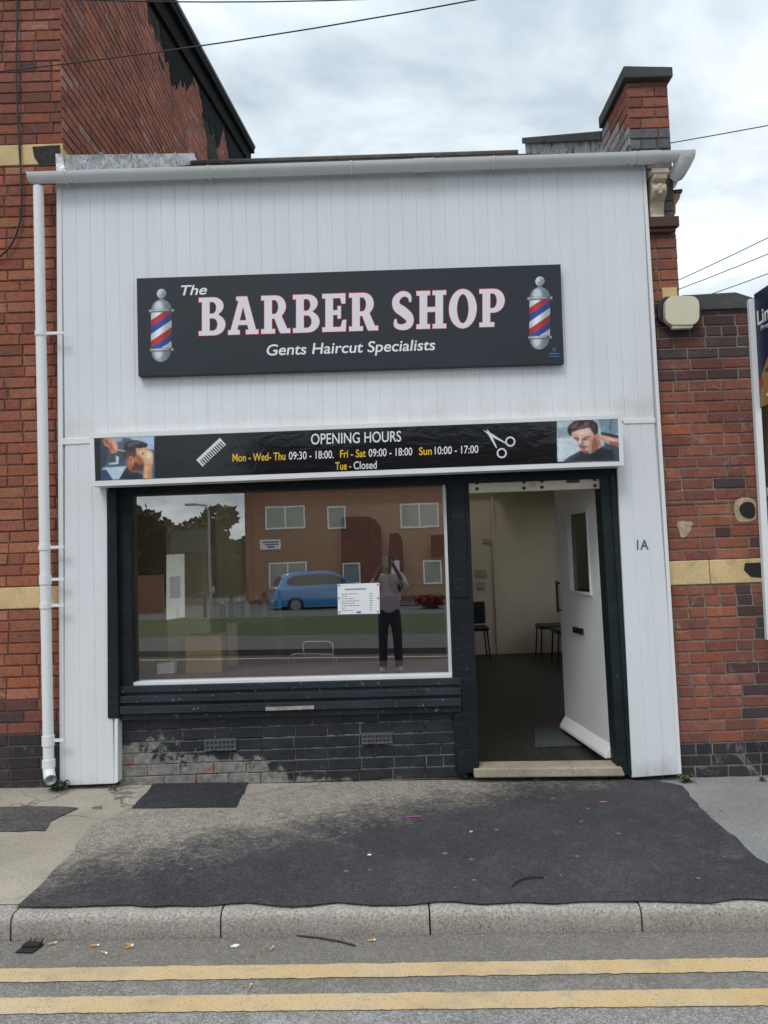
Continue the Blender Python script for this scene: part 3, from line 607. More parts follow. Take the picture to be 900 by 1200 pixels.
# ---- roof
mb = MB(); gx = P(74, 190, 0).x
mb.prism([(gx, CY + .06, eave_z - .09), (gx, 3.8, roofz(3.8) - .06), (gx, 3.8, roofz(3.8)), (gx, CY - .02, eave_z)], (XL - gx + .1, 0, 0))
rz2 = lambda y: roofz(3.8) - tan_r * (y - 3.8)
def rear(xa, xb, ya, yb): mb.prism([(xa, ya, rz2(ya) - .06), (xa, yb, rz2(yb) - .06), (xa, yb, rz2(yb)), (xa, ya, rz2(ya))], (xb - xa, 0, 0))
rear(gx, XR + .1, 3.8, 4.0); rear(gx, XR + .1, 6.501, 7.5); rear(gx, -1.95, 4.001, 6.5); rear(1.75, XR + .1, 4.001, 6.5)   # added opening between, out of sight, to daylight the shop
for r_ in range(16):                          # slate courses
    ya = CY - .02 + r_ * .235; za_ = roofz(ya)
    n_ = 14
    for c_ in range(n_):
        xa = gx + (XL - gx) * c_ / n_; xb = gx + (XL - gx) * (c_ + 1) / n_ - .006; l = rnd.uniform(0, .006)
        mb.prism([(xa, ya, za_ + .004 + l), (xa, ya + .27, za_ + tan_r * .27 + .002), (xa, ya + .27, za_ + tan_r * .27 + .008), (xa, ya, za_ + .016 + l)], (xb - xa, 0, 0))
mb.tube([(gx - .02, 3.8, roofz(3.8) + .015), (XL - .1, 3.8, roofz(3.8) + .01)], .055, 10)
obj('roof', mb, M_slate, shop)
mb = MB()                                     # lead flashing up the gable: three dressed sheets
for i in range(7):
    ya, yb = -.02 + i * .78, -.02 + (i + 1) * .78 - .01; n_ = 8; vs = []
    for k in range(n_ + 1):
        y = ya + (yb - ya) * k / n_
        for j in range(5):
            zz_ = -.02 + .19 * j / 4; w0 = mnoise.noise(V((y * 6, zz_ * 12, 3.1))) * .026
            vs.append(V((gx + .035 + w0 - .01 * j / 4 - (i % 2) * .004, y, roofz(min(y, 4.0)) + zz_)))
    mb.add(vs, [[k * 5 + j, (k + 1) * 5 + j, (k + 1) * 5 + j + 1, k * 5 + j + 1] for k in range(n_) for j in range(4)])
    mb.box(gx + .005, gx + .03, yb - .03, yb + .03, roofz(min(yb, 4.0)), roofz(min(yb, 4.0)) + .175)
mb.prism([P(65, 180, -.05), P(72, 180, -.05), P(77, 203, -.05), P(66, 203, -.05)], (0, .1, 0))
obj('lead_flashing', mb, M_lead, shop, smooth=40)
# ---- gutter and downpipe (parts of the shop)
GY = CY - .075
ga, gb = P(35, 213, GY), P(812, 187, GY); gr = .058
def halfround(mb, a, b_, r_, n=10, t_=.005):
    d = (b_ - a).normalized(); y = V((0, 1, 0)); z = V((0, 0, 1)); vs = []
    for e_ in (a, b_):
        for rr in (r_, r_ - t_):
            for j in range(n + 1):
                an = math.pi * j / n; vs.append(e_ + y * (-math.cos(an) * rr) + z * (-math.sin(an) * rr))
    m_ = n + 1; fs = []
    for j in range(n): fs += [[j, j + 1, 2 * m_ + j + 1, 2 * m_ + j][::-1], [m_ + j, m_ + j + 1, 3 * m_ + j + 1, 3 * m_ + j]]
    fs += [[0, m_, 3 * m_, 2 * m_], [n, 2 * m_ + n, 3 * m_ + n, m_ + n]]
    for s_ in (0, 2 * m_):
        fs.append([s_ + j for j in range(m_)] if s_ else [s_ + j for j in range(m_)][::-1])
    mb.add(vs, fs)
up = V((0, 0, .045)); ga = ga + up; gb = gb + up
mb = MB(); halfround(mb, ga, gb, gr); gut = obj('gutter', mb, M_gut, shop, smooth=40)
dz = (gb - ga).normalized()
for px in (78, 246, 412, 578, 742):
    c = ga + dz * ((P(px, 205, GY).x - ga.x) / dz.x); mb = MB()
    mb.tube([c + V((0, -math.cos(R(a)) * (gr + .005), -math.sin(R(a)) * (gr + .005))) for a in range(0, 181, 15)], .007, 6)
    mb.box(c.x - .009, c.x + .009, GY + gr, CY + .03, c.z - .07, c.z + .005); obj('gutter_bracket', mb, M_gut, gut, smooth=40)
for px in (497, 760):
    c = ga + dz * ((P(px, 205, GY).x - ga.x) / dz.x); mb = MB(); halfround(mb, c - dz * .075, c + dz * .075, gr + .007); obj('gutter_union', mb, M_gut, gut, smooth=40)
mb = MB(); a0 = gb - dz * .02; e0 = P(792, 205, .06)
mb.tube([gb + V((-.06, .0, -.02)), gb + V((-.07, .02, -.06)), gb + V((-.10, .05, -.12)), V((e0.x + .01, .10, e0.z + .03)), V((e0.x - .02, .14, e0.z - .05))], .072, 14, r2=.042)
obj('gutter_outlet', mb, M_gut, gut, smooth=50)
pt0, pt1 = P(45, 222, GY), P(57, 896, GY); pr_ = .036
mb = MB(); mb.tube([pt0 + V((0, 0, .02)), pt0.lerp(pt1, .5), pt1], pr_, 16)
dp = obj('downpipe', mb, M_pipe, shop, smooth=40)
for py in (397, 649, 686, 716, 869):
    f_ = (py - 222) / (896 - 222); c = pt0.lerp(pt1, f_); d_ = (pt1 - pt0).normalized(); mb = MB()
    k_ = .018 if py in (397, 649, 716) else .034
    mb.tube([c - d_ * k_, c + d_ * k_], pr_ + .006, 16); mb.box(c.x + pr_, P(70, py, GY).x + .03, GY - .008, GY + .008, c.z - .010, c.z + .010)
    obj('pipe_clip', mb, M_pipe, dp, smooth=40)
mb = MB(); mb.tube([pt1 + V((0, 0, .035)), pt1 + V((0, 0, -.02))], pr_ + .007, 16); mb.tube([pt1 + V((0, 0, -.01)), pt1 + V((.004, -.008, -.04)), pt1 + V((.02, -.035, -.07)), pt1 + V((.045, -.075, -.085))], pr_ + .003, 16, cap=False)
mb.tube([pt1 + V((.02, -.035, -.07)), pt1 + V((.0455, -.076, -.0852))], pr_ - .004, 16, cap=False)
obj('pipe_shoe', mb, M_pipe, dp, smooth=50)
# ---- black shopfront
mb = MB()
slab([(125, 574), (136, 573), (139, 842), (126, 842)], CY - .012, .14, mb)
slab([(136, 573), (152, 573), (155, 806), (140, 842)], -.02, .10, mb)
slab([(524, 558), (549, 557), (562, 898), (534, 905)], -.02, .12, mb)
slab([(528, 562), (545, 561), (548, 700), (531, 700)], -.03, .02, mb)
slab([(118, 566), (730, 544), (730, 560), (118, 581)], -.03, .10, mb)
slab([(535, 880), (560, 878), (561, 905), (537, 906)], -.045, .05, mb)
obj('shopfront_frame', mb, M_black, shop, bevel=.004)
mb = MB(); slab([(703, 556), (721, 553), (742, 908), (724, 908)], -.035, .16, mb); slab([(715, 556), (721, 553), (742, 908), (737, 909)], -.05, .05, mb); obj('door_jamb', mb, M_green, shop, bevel=.004)
mb = MB(); slab([(146, 571.5), (522, 563.5), (522, 567), (146, 576)], .02, .02, mb)
obj('blind_rail', mb, M_steelcream, shop, bevel=.002)
win = obj('window', slab([(150, 800), (530, 790), (530, 796), (150, 806)], .0, .09), M_alu, shop, bevel=.002)
for q_ in ([(150, 577), (153.5, 577), (155.5, 800), (152, 801)], [(519, 566), (522, 566), (530, 790), (526.5, 791)]): obj('frame', slab(q_, .02, .05), M_alu, win, bevel=.002)
mb = MB(); q = [P(140, 570, GLASS_Y), P(532, 560, GLASS_Y), P(536, 800, GLASS_Y), P(142, 812, GLASS_Y)]
mb.add(q + [x + V((0, .008, 0)) for x in q], [[3, 2, 1, 0][::-1]], 0)
nn = (q[1] - q[0]).cross(q[2] - q[0])
mb.f[0] = [0, 3, 2, 1] if nn.y > 0 else [0, 1, 2, 3]
mb.f.append([4, 5, 6, 7]); mb.m.append(1); mb.c.append(None)
pane = obj('pane', mb, [M_glass, M_clear], win)
mb = MB()                                      # moulded timber sill
for y0, y1, d in ((801, 809, .03), (809, 813, .015), (813, 821, .05), (821, 825, .025), (825, 834, .065), (834, 841, .035)):
    slab([(140, y0 + 3.5), (540, y0 - 6.5), (540, y1 - 6.5), (140, y1 + 3.5)], -d, .1 + d, mb)
obj('window_sill', mb, black_paint('worn_black_sill', (.016, .019, .024), .62), shop, bevel=.004)
mb = MB(); slab([(311, 829), (368, 827), (368, 831), (311, 833)], -.075, .03, mb); obj('sill_splinter', mb, simple('bare_wood', (.30, .27, .24), .8, .3, 20), shop)
# ---- stall riser in painted brick
m, t, b = base('peeling_black_brick'); b.inputs['Specular IOR Level'].default_value = .4
zc_ = coord(t, 'Z'); xc_ = coord(t, 'X')
k = ramp(t, nz(t, 4, 6, .7), [(.3, (.010, .012, .016)), (.75, (.040, .043, .05))])
g = mth(t, 'ADD', mth(t, 'MULTIPLY', zc_, -1.9), mth(t, 'MULTIPLY', xc_, -.42)); g = mth(t, 'ADD', g, mth(t, 'MULTIPLY', nz(t, 4.2, 12, .74), 1.5))
g = mth(t, 'ADD', mth(t, 'MULTIPLY', g, .8), .40); wear = ramp(t, g, [(.70, 0.0), (.76, 1.0)])
k = mixc(t, wear, k, ramp(t, nz(t, 30, 6, .7), [(.35, (.13, .125, .12)), (.65, (.30, .285, .26))]))
k = mixc(t, mth(t, 'MULTIPLY', ramp(t, nz(t, 15, 5, .6), [(.62, 0.0), (.66, 1.0)]), ramp(t, g, [(.70, 0.0), (.85, 1.0)])), k, (.28, .12, .09))
k = mixc(t, mth(t, 'MULTIPLY', ramp(t, nz(t, 9, 5, .6), [(.66, 0.0), (.69, 1.0)]), ramp(t, g, [(.62, 0.0), (.8, 1.0)])), k, (.06, .16, .12))
k = mixc(t, ramp(t, nz(t, 45, 6, .7), [(.68, 0.0), (.71, .8)]), k, (.42, .42, .42))
t.links.new(k, b.inputs['Base Color']); t.links.new(ramp(t, wear, [(0, .45), (1, .9)]), b.inputs['Roughness']); bump(t, b, nz(t, 50, 7), .5, .005); M_riser = m
m, t, b = base('riser_joint'); b.inputs['Roughness'].default_value = .9
t.links.new(ramp(t, nz(t, 12, 6, .7), [(.42, (.016, .017, .02)), (.62, (.22, .21, .20))]), b.inputs['Base Color']); M_rj = m
ra, rb = P(139, 842, .03), P(545, 835, .03); mb = MB()
bricks(mb, (ra.x, .03, 0), (1, 0, 0), (0, -1, 0), -.06, ra.z + .03, lambda v: (0, rb.x - ra.x), lambda u, v, rg: (.02, .02, .02), random.Random(4), jt=.006)
mortar_face(mb, (ra.x, .03, 0), (1, 0, 0), (0, -1, 0), [(0, -.1), (rb.x - ra.x, -.1), (rb.x - ra.x, ra.z + .03), (0, ra.z + .03)], -.001)
rs = obj('stall_riser', mb, [M_riser, M_rj], shop)
for x0, y0, x1, y1 in ((240, 865, 277, 880), (424, 858, 459, 872)):
    mb = MB(); a = P(x0, y1, .02); b_ = P(x1, y0, .02); mb.box(a.x, b_.x, .012, .035, a.z, b_.z)
    w7 = (b_.x - a.x - .02) / 7; h2 = (b_.z - a.z - .018) / 2
    for i in range(7):
        for j in range(2):
            mb.box(a.x + .01 + i * w7 + .004, a.x + .01 + (i + 1) * w7 - .004, .0095, .0115, a.z + .009 + j * h2 + .005, a.z + .009 + (j + 1) * h2 - .005, 1)  # dark blocks painted in for the shade inside the vent holes
    for i in range(8): mb.box(a.x + .010 + i * w7 - .004, a.x + .010 + i * w7 + .004, .004, .0093, a.z, b_.z)
    for j in range(3): mb.box(a.x, b_.x, .005, .0092, a.z + .009 + j * h2 - .005, a.z + .009 + j * h2 + .005)
    obj('air_brick', mb, [simple('painted_airbrick', (.10, .10, .105), .6, .3, 30), M_ink], rs)
mb = MB(); slab([(555, 901), (729, 899), (733, 910), (556, 912)], -.06, .2, mb); obj('doorstep', mb, M_step, shop, bevel=.01)
# ---- cream steel rail over the door
mb = MB(); slab([(548, 561), (712, 557), (712, 572), (548, 578)], -.01, .06, mb); rl = obj('door_head_rail', mb, M_steelcream, shop, bevel=.003)
for x, y in ((559, 566), (559, 573), (614, 565), (614, 572), (635, 564), (635, 571), (697, 562), (697, 569)): mb = MB(); c = P(x, y, -.012); mb.lathe([(.012, -.001), (.012, .006), (.008, .009)], c, 10, 'Y'); obj('bolt', mb, M_blackplastic, rl)
mb = MB(); mb.lathe([(.017, -.001), (.017, .005)], P(625, 568, -.012), 12, 'Y'); obj('lock_barrel', mb, simple('brass', (.4, .3, .12), .4, .1, metal=.8), rl)
obj('rusty_plate', slab([(664, 561), (679, 560.5), (679, 565.5), (664, 566)], -.016, .008), simple('rust', (.13, .05, .04), .9), rl)
# ---- interior shell
IX0, IX1, IY1, FZ, CZ = -2.28, 2.95, 6.6, .045, 2.72
mb = MB(); mb.box(IX0, IX1, .12, IY1, FZ - .06, FZ); obj('shop_floor', mb, M_floor, shop)
mb = MB()
mb.box(IX0 - .1, IX0, .10, IY1 + .1, -.2, CZ + .2); 
for ya, yb, za, zb9 in ((.12, 3.4, -.2, CZ + .2), (6.35, IY1 + .1, -.2, CZ + .2), (3.401, 6.349, -.2, .85), (3.401, 6.349, 2.5, CZ + .2)): mb.box(IX1, IX1 + .1, ya, yb, za, zb9)
mb.box(IX0, IX1, IY1, IY1 + .1, -.2, 1.15); mb.box(IX0, IX1, IY1, IY1 + .1, 2.35, CZ + .2); mb.box(IX0, -2.1, IY1, IY1 + .1, 1.152, 2.348); mb.box(-2.09, IX1, IY1, IY1 + .1, 1.152, 2.348)
obj('inner_walls', mb, M_cream, shop)
added_window = obj('side_window', (lambda q: (q.box(IX1 + .03, IX1 + .09, 3.402, 6.348, .851, .91), q.box(IX1 + .03, IX1 + .09, 3.402, 6.348, 2.44, 2.499), [q.box(IX1 + .03, IX1 + .09, y_, y_ + .06, .911, 2.439) for y_ in (3.402, 4.84, 6.288)], q)[-1])(MB()), M_alu, shop)  # added side window, out of sight, letting more daylight onto the back wall
mb = MB(); SKY = (-1.95, 1.75, 3.95, 6.45)  # added roof opening with its shaft, unseen, to brighten the room
mb.box(IX0, IX1, .1, SKY[2], CZ, CZ + .06); mb.box(IX0, IX1, SKY[3], IY1, CZ, CZ + .06); mb.box(IX0, SKY[0], SKY[2], SKY[3], CZ, CZ + .06); mb.box(SKY[1], IX1, SKY[2], SKY[3], CZ, CZ + .06)

for xa, xb, ya, yb in ((SKY[0] - .05, SKY[0], SKY[2], SKY[3]), (SKY[1], SKY[1] + .05, SKY[2], SKY[3]), (SKY[0], SKY[1], SKY[2] - .05, SKY[2]), (SKY[0], SKY[1], SKY[3], SKY[3] + .05)): mb.box(xa, xb, ya, yb, CZ + .061, 5.0)
obj('ceiling', mb, M_ceil, shop)
mb = MB(); mb.box(-2.3, 2.1, .085, .12, 2.19, eave_z - .1); mb.box(XL, XR - .02, .1, 6.7, CZ + .1, eave_z - .1)
obj('front_wall_core', mb, M_ceil, shop)
mb = MB(); a = P(577, 600, IY1).x; mb.box(a - .02, a + .02, IY1 - .03, IY1 - .002, FZ, CZ); obj('cable_trunking', mb, M_cream, shop)
for x0, y0, x1, y1 in ((558, 667, 570, 676), (560, 682, 568, 691), (566, 631, 575, 637)):
    mb = MB(); slab([(x0, y0), (x1, y0), (x1, y1), (x0, y1)], IY1 - .02, .018, mb); obj('wall_switch', mb, simple('switch_beige', (.40, .35, .26), .5), shop, bevel=.003)
# ---- open door
hp = G(719, 893, .10); fp = G(663, 855, .10); hp = V((hp.x, max(hp.y, .02), 0)); fp = V((fp.x, fp.y, 0))
du = (fp - hp); DW = du.length; du.normalize(); dn = V((-du.y, du.x, 0)); dn = dn if dn.x < 0 else -dn     # face looks left
def D(px, py, off=0.0): return PL(px, py, hp + dn * off, dn)
dtop = D(648, 576).z
door = MB(); th_ = .045
def dpt(u, z, off=0): return hp + du * u + V((0, 0, z)) + dn * off
wa, wb, wc, wd_ = D(666, 604), D(688, 598), D(689, 695), D(669, 692)
u0 = (wb - hp).dot(du); u1 = (wa - hp).dot(du); wz0 = wd_.z; wz1 = wa.z
zb0 = FZ + .035
for ua, ub, z0_, z1_ in ((0, u0, zb0, dtop), (u1, DW, zb0, dtop), (u0, u1, zb0, wz0), (u0, u1, wz1, dtop)):
    door.prism([dpt(ua, z0_), dpt(ub, z0_), dpt(ub, z1_), dpt(ua, z1_)], -dn * th_)
dr = obj('door', door, M_doorw, shop)
mb = MB(); e_ = .022
for ua, ub, z0_, z1_ in ((u0 - e_, u1 + e_, wz0 - e_, wz0), (u0 - e_, u1 + e_, wz1, wz1 + e_), (u0 - e_, u0, wz0, wz1), (u1, u1 + e_, wz0, wz1)):
    mb.prism([dpt(ua, z0_, .002), dpt(ub, z0_, .002), dpt(ub, z1_, .002), dpt(ua, z1_, .002)], dn * .012)
obj('glazing_bead', mb, M_doorw, dr, bevel=.003)
mb = MB(); mb.prism([dpt(u0, wz0, -.02), dpt(u1, wz0, -.02), dpt(u1, wz1, -.02), dpt(u0, wz1, -.02)], -dn * .006); obj('door_glass', mb, simple('dark_glass', (.02, .018, .014), .06, 0, spec=.9), dr)
mb = MB(); a = D(672, 734, .004); b_ = D(684, 744, .004); ua = (b_ - hp).dot(du); ub = (a - hp).dot(du)
mb.prism([dpt(ua, b_.z, .002), dpt(ub, b_.z, .002), dpt(ub, a.z, .002), dpt(ua, a.z, .002)], dn * .012); mb.prism([dpt(ua + .02, b_.z + .012, .0142), dpt(ub - .02, b_.z + .012, .0142), dpt(ub - .02, a.z - .012, .0142), dpt(ua + .02, a.z - .012, .0142)], dn * .006)
obj('letter_plate', mb, M_blackplastic, dr, bevel=.002)
mb = MB(); ht = D(655, 681, .03); hb_ = D(656, 718, .03); uu = DW - .035
mb.tube([dpt(uu, ht.z, .03), dpt(uu, hb_.z, .03)], .011, 8)
for z in (ht.z - .02, hb_.z + .02): mb.tube([dpt(uu, z, 0), dpt(uu, z, .03)], .008, 6)
mb.tube([dpt(DW + .0, ht.z - .05, -.07), dpt(DW + .0, hb_.z + .05, -.07)], .012, 8, 1)
for z in (ht.z - .05, hb_.z + .05): mb.tube([dpt(DW - .03, z, -.045), dpt(DW, z, -.07)], .008, 6, 1)
obj('handle', mb, [M_blackplastic, M_chrome], dr, smooth=50)
mb = MB(); mb.prism([dpt(.02, zb0 + .01, 0), dpt(.02, zb0 + .01, .055), dpt(.02, zb0 + .035, .05), dpt(.02, zb0 + .11, .002)], du * (DW - .02)); obj('weather_bar', mb, M_doorw, dr, bevel=.006, seg=3)
mb = MB(); j0 = P(700, 575, .11); mb.prism([P(704, 575, .12), P(710, 573, .12), P(730, 893, .12), P(724, 893, .12)], (0, .02, 0)); obj('door_lining', mb, M_doorw, shop)
num = MB(); text_px(num, '1A', (746.5, 644), (760, 643.5), 12, CY - .004, .012)
obj('house_number', num, simple('number_grey', (.10, .105, .11), .5, 0), shop)

# =================================================================== SIGNS
SY = CY - .055
sgn = thing('shop_sign', P(410, 434, SY), 'large slate grey fascia sign reading The BARBER SHOP, high on the white cladding', 'sign')
obj('sign_panel', slab([(160, 326), (657, 309.5), (661, 426), (162, 441)], SY, .052), M_signpanel, sgn, bevel=.003)
lt, wdt = slab_word('BARBER SHOP')
A_, B_, cap = (233, 393.5), (591.5, 382.5), 44.5
def wfn(Y, grow=0):
    def fn(x, y):
        t_ = x / wdt; return P(A_[0] + (B_[0] - A_[0]) * t_, A_[1] + (B_[1] - A_[1]) * t_ - y * cap, Y)
    return fn
mr_, mw_ = MB(), MB()
for polys in lt:
    vs, fs = curve_mesh(polys, .020); flat_on(mr_, vs, fs, wfn(SY - .0012))
    vs, fs = curve_mesh(polys, 0); flat_on(mw_, vs, fs, wfn(SY - .0024))
obj('lettering_outline', mr_, M_red, sgn); obj('lettering', mw_, M_letterp, sgn)
def words(parent, mat, name, *runs):
    for r_ in runs: mb = MB(); text_px(mb, *r_); obj(name, mb, mat, parent)
words(sgn, M_letterw, 'small_lettering', ('The', (212, 346), (242.5, 344.8), 12, SY - .0012, .014, .22), ('Gents Haircut Specialists', (312.5, 416.5), (510, 410), 13.2, SY - .0012, .012, .12))
def clipy(pts, lo, hi):
    for bnd, sg in ((lo, 1), (hi, -1)):
        o = []
        for i in range(len(pts)):
            a, b_ = pts[i], pts[(i + 1) % len(pts)]; ia, ib = sg * (a[1] - bnd) >= 0, sg * (b_[1] - bnd) >= 0
            if ia: o.append(a)
            if ia != ib: t_ = (bnd - a[1]) / (b_[1] - a[1]); o.append((a[0] + (b_[0] - a[0]) * t_, bnd))
        pts = o
        if not pts: break
    return pts
def circ(cx, cy, rx, ry=None, n=16): return [(cx + rx * math.cos(2 * math.pi * i / n), cy + (ry or rx) * math.sin(2 * math.pi * i / n)) for i in range(n)]
def pole_art():                                # measured about the picture's own centre, 26 wide and 86 tall
    S1, S2, S3 = (150, 158, 166), (196, 203, 210), (104, 112, 122)
    o = [(S2, circ(0, -37, 5.6)), (S1, circ(.8, -36, 4.2)), (S2, circ(-1.2, -38.5, 2.2)), (S3, [(-2.5, -32), (2.5, -32), (3, -29), (-3, -29)]),
         (S1, arc(0, -18, 12.2, 12, 180, 360)), (S2, arc(-3, -19, 6, 9, 180, 360)), (S3, [(-14, -19), (14, -19), (14, -15), (-14, -15)]), (S2, [(-14, -18.4), (9, -18.4), (9, -16.8), (-14, -16.8)]),
         ((226, 230, 236), [(-12.5, -15), (12.5, -15), (12.5, 27), (-12.5, 27)])]
    for k in range(-2, 4):
        y = -22 + k * 24.5
        for c, off in (((190, 44, 48), 0), ((34, 74, 156), 8.2)):
            q = clipy([(-12.5, y + off + 16), (12.5, y + off), (12.5, y + off + 8.2), (-12.5, y + off + 24.2)], -15, 27)
            if len(q) > 2: o.append((c, q))
    o += [(S3, [(-13.6, 27), (13.6, 27), (13.6, 31), (-13.6, 31)]), (S2, [(-13.6, 27.6), (9, 27.6), (9, 29.4), (-13.6, 29.4)]), (S1, arc(0, 31, 11.5, 12, 0, 180)), (S2, arc(-3, 31, 5, 8, 0, 180)), ((210, 214, 220), circ(-13.5, -17, 1.6)), ((210, 214, 220), circ(13.8, -17, 1.6)), ((210, 214, 220), circ(13.4, 29, 1.6))]
    return o
for cx, cy in ((189, 381), (632.5, 366.5)):
    obj('barber_pole_picture', raster(pole_art(), -16, -44, 16, 44.5, 80, 220, SY - .001, lambda x, y: (cx + x * .98 - y * .006, cy + y + x * -.032), 1, lambda x, y: .50 + .62 * math.exp(-((x + 3.5) / 7.0) ** 2), True, .03, 5), M_print, sgn)
mb = MB(); flat_on(mb, *curve_mesh([circ(0, 0, 2, None, 14), circ(0, 0, 1.2, None, 14)]), lambda x, y: P(649.5 + x, 409.5 - y, SY - .001))
text_px(mb, 'signs & graphics', (643, 416.2), (656.5, 415.8), 2, SY - .001) if False else None
flat_on(mb, [V((-6, 0, 0)), V((6, 0, 0)), V((6, 1.2, 0)), V((-6, 1.2, 0))], [[0, 1, 2, 3]], lambda x, y: P(649.5 + x, 415 - y, SY - .001))
flat_on(mb, [V((-6.5, 0, 0)), V((6.5, 0, 0)), V((6.5, .8, 0)), V((-6.5, .8, 0))], [[0, 1, 2, 3]], lambda x, y: P(649.5 + x, 418 - y, SY - .001))
obj('maker_mark', mb, ink((60, 120, 180)), sgn)
# ---- opening hours box
HY = CY - .16
hs = thing('hours_sign', P(418, 560, HY), 'long glossy black box sign with white rim reading OPENING HOURS above the window and door', 'sign')
HF = [(105, 508), (729, 486), (731, 545.5), (107, 570)]
obj('sign_box', slab(HF, HY + .006, .15), M_alu, hs, bevel=.003)
obj('sign_panel', slab([(110.5, 514), (723.5, 491), (725.5, 540), (112, 563.5)], HY + .0035, .01), M_vinyl, hs)
mb = MB()
slab([(105, 508), (729, 486), (729, 490.5), (105, 513.5)], HY, .0058, mb); slab([(107, 564), (731, 540.5), (731, 545.5), (107, 570)], HY - .002, .0078, mb); slab([(105, 513.7), (110, 513.5), (111.5, 563.6), (107, 563.8)], HY, .0058, mb); slab([(724, 490.7), (729, 490.6), (731, 540.3), (726, 540.4)], HY, .0058, mb)
obj('rim', mb, M_alu, hs)
FYs = HY + .0035
words(hs, M_letterw, 'lettering', ('OPENING HOURS', (364.5, 520.8), (470, 517.2), 13.0, FYs - .001, .006), ('09:30 - 18:00.', (338.5, 538.6), (391, 536.8), 9.4, FYs - .001, .006), ('09:00 - 18:00', (432, 535.2), (483, 533.4), 9.4, FYs - .001, .006), ('10:00 - 17:00', (509.5, 532.5), (560.5, 530.7), 9.4, FYs - .001, .006), ('Closed', (414.5, 549.8), (441.5, 548.9), 9.4, FYs - .001, .006))
words(hs, M_yel, 'yellow_lettering', ('Mon - Wed- Thu', (272.5, 540.9), (334.5, 538.8), 9.4, FYs - .001, .012), ('Fri - Sat', (398.5, 536.4), (428.5, 535.4), 9.4, FYs - .001, .012), ('Sun', (491, 533.2), (506, 532.7), 9.4, FYs - .001, .012), ('Tue -', (393, 550.6), (411.5, 550), 9.4, FYs - .001, .012))
def rot(cx, cy, an, pts): c_, s_ = math.cos(R(an)), math.sin(R(an)); return [(cx + x * c_ - y * s_, cy + x * s_ + y * c_) for x, y in pts]
W_ = (214, 218, 222); polys = [(W_, rot(247.5, 530, -43, [(-19, -5.5), (19, -5.5), (19, -2), (-19, -2)]))]
for i in range(13):
    x = -18.0 + i * 2.95; wdn = 2.2 if i in (0, 12) else 1.3; polys.append((W_, rot(247.5, 530, -43, [(x - wdn / 2 + .3, -2.1), (x + wdn / 2 + .3, -2.1), (x + wdn / 2 + .3, 5.5), (x - wdn / 2 + .3, 5.5)])))
mb, ms = art(polys, FYs, .0003); obj('comb_picture', mb, ms, hs)
mb = MB()
for a, b_, w0, w1 in (((566, 504), (592, 519), 3.4, 1.4), ((570.5, 502.5), (582, 525), 3.4, 1.4)):
    d = (V(b_) - V(a)).normalized(); n_ = V((-d.y, d.x)); q = [V(a), V(a).lerp(V(b_), .3) + n_ * w0 / 2, V(b_) + n_ * w1 / 2, V(b_) - n_ * w1 / 2, V(a).lerp(V(b_), .3) - n_ * w0 / 2]
    flat_on(mb, [V((x.x, x.y, 0)) for x in q], [[0, 1, 2, 3, 4]], lambda x, y: P(x, y, FYs - .001 - (.0006 if w0 and a[0] > 568 else 0)))
for cx, cy in ((598, 517.5), (588, 531)):
    vs, fs = curve_mesh([circ(0, 0, 6.0, 6.0, 20), circ(0, 0, 4.1, 4.1, 20)]); flat_on(mb, vs, fs, lambda x, y: P(cx + x, cy - y, FYs - .0022))
obj('scissors_picture', mb, simple('print_silver', (.68, .70, .72), .4, 0), hs)
zl_ = lambda x, y: (110 + x / 11.25, 500 + y / 11.25)
polyL = [((92, 104, 120), [(90, 150), (785, 125), (800, 680), (100, 712)]), ((176, 196, 222), [(330, 140), (785, 125), (788, 300), (640, 300), (480, 150)]), ((150, 170, 196), [(200, 145), (380, 138), (370, 190), (220, 215)]), ((58, 66, 82), [(95, 160), (150, 150), (190, 300), (170, 500), (95, 560)]), ((72, 82, 98), [(180, 330), (420, 320), (420, 520), (190, 520)]),
 ((190, 206, 226), [(110, 545), (420, 520), (440, 560), (340, 690), (240, 700)]), ((52, 70, 108), [(95, 580), (160, 560), (260, 705), (100, 712)]), ((208, 146, 120), cr([(125, 165), (190, 150), (290, 190), (318, 280), (290, 345), (215, 340), (200, 280), (140, 240)])), ((178, 104, 84), cr([(195, 230), (235, 215), (262, 330), (220, 342)])),
 ((206, 214, 224), [(290, 380), (328, 400), (322, 492), (200, 500), (205, 480), (295, 470)]), ((38, 46, 56), [(330, 690), (420, 540), (520, 560), (640, 640), (690, 690)]), ((186, 104, 70), cr([(430, 400), (540, 360), (640, 420), (650, 540), (590, 600), (470, 570)])), ((214, 162, 128), cr([(540, 290), (690, 270), (700, 340), (600, 380), (550, 350)])),
 ((56, 56, 60), cr([(390, 320), (420, 210), (540, 175), (690, 215), (700, 262), (560, 280), (560, 370), (440, 400), (410, 440)])), ((74, 60, 54), cr([(540, 470), (650, 500), (640, 570), (540, 560)])), ((196, 122, 86), cr([(445, 395), (520, 395), (520, 490), (460, 500)])),
 ((226, 184, 150), cr([(580, 340), (720, 310), (775, 360), (765, 520), (690, 520), (640, 430)])), ((210, 150, 100), [(665, 480), (765, 480), (760, 676), (648, 680)]), ((40, 52, 80), [(570, 600), (650, 640), (650, 690), (560, 690)])]
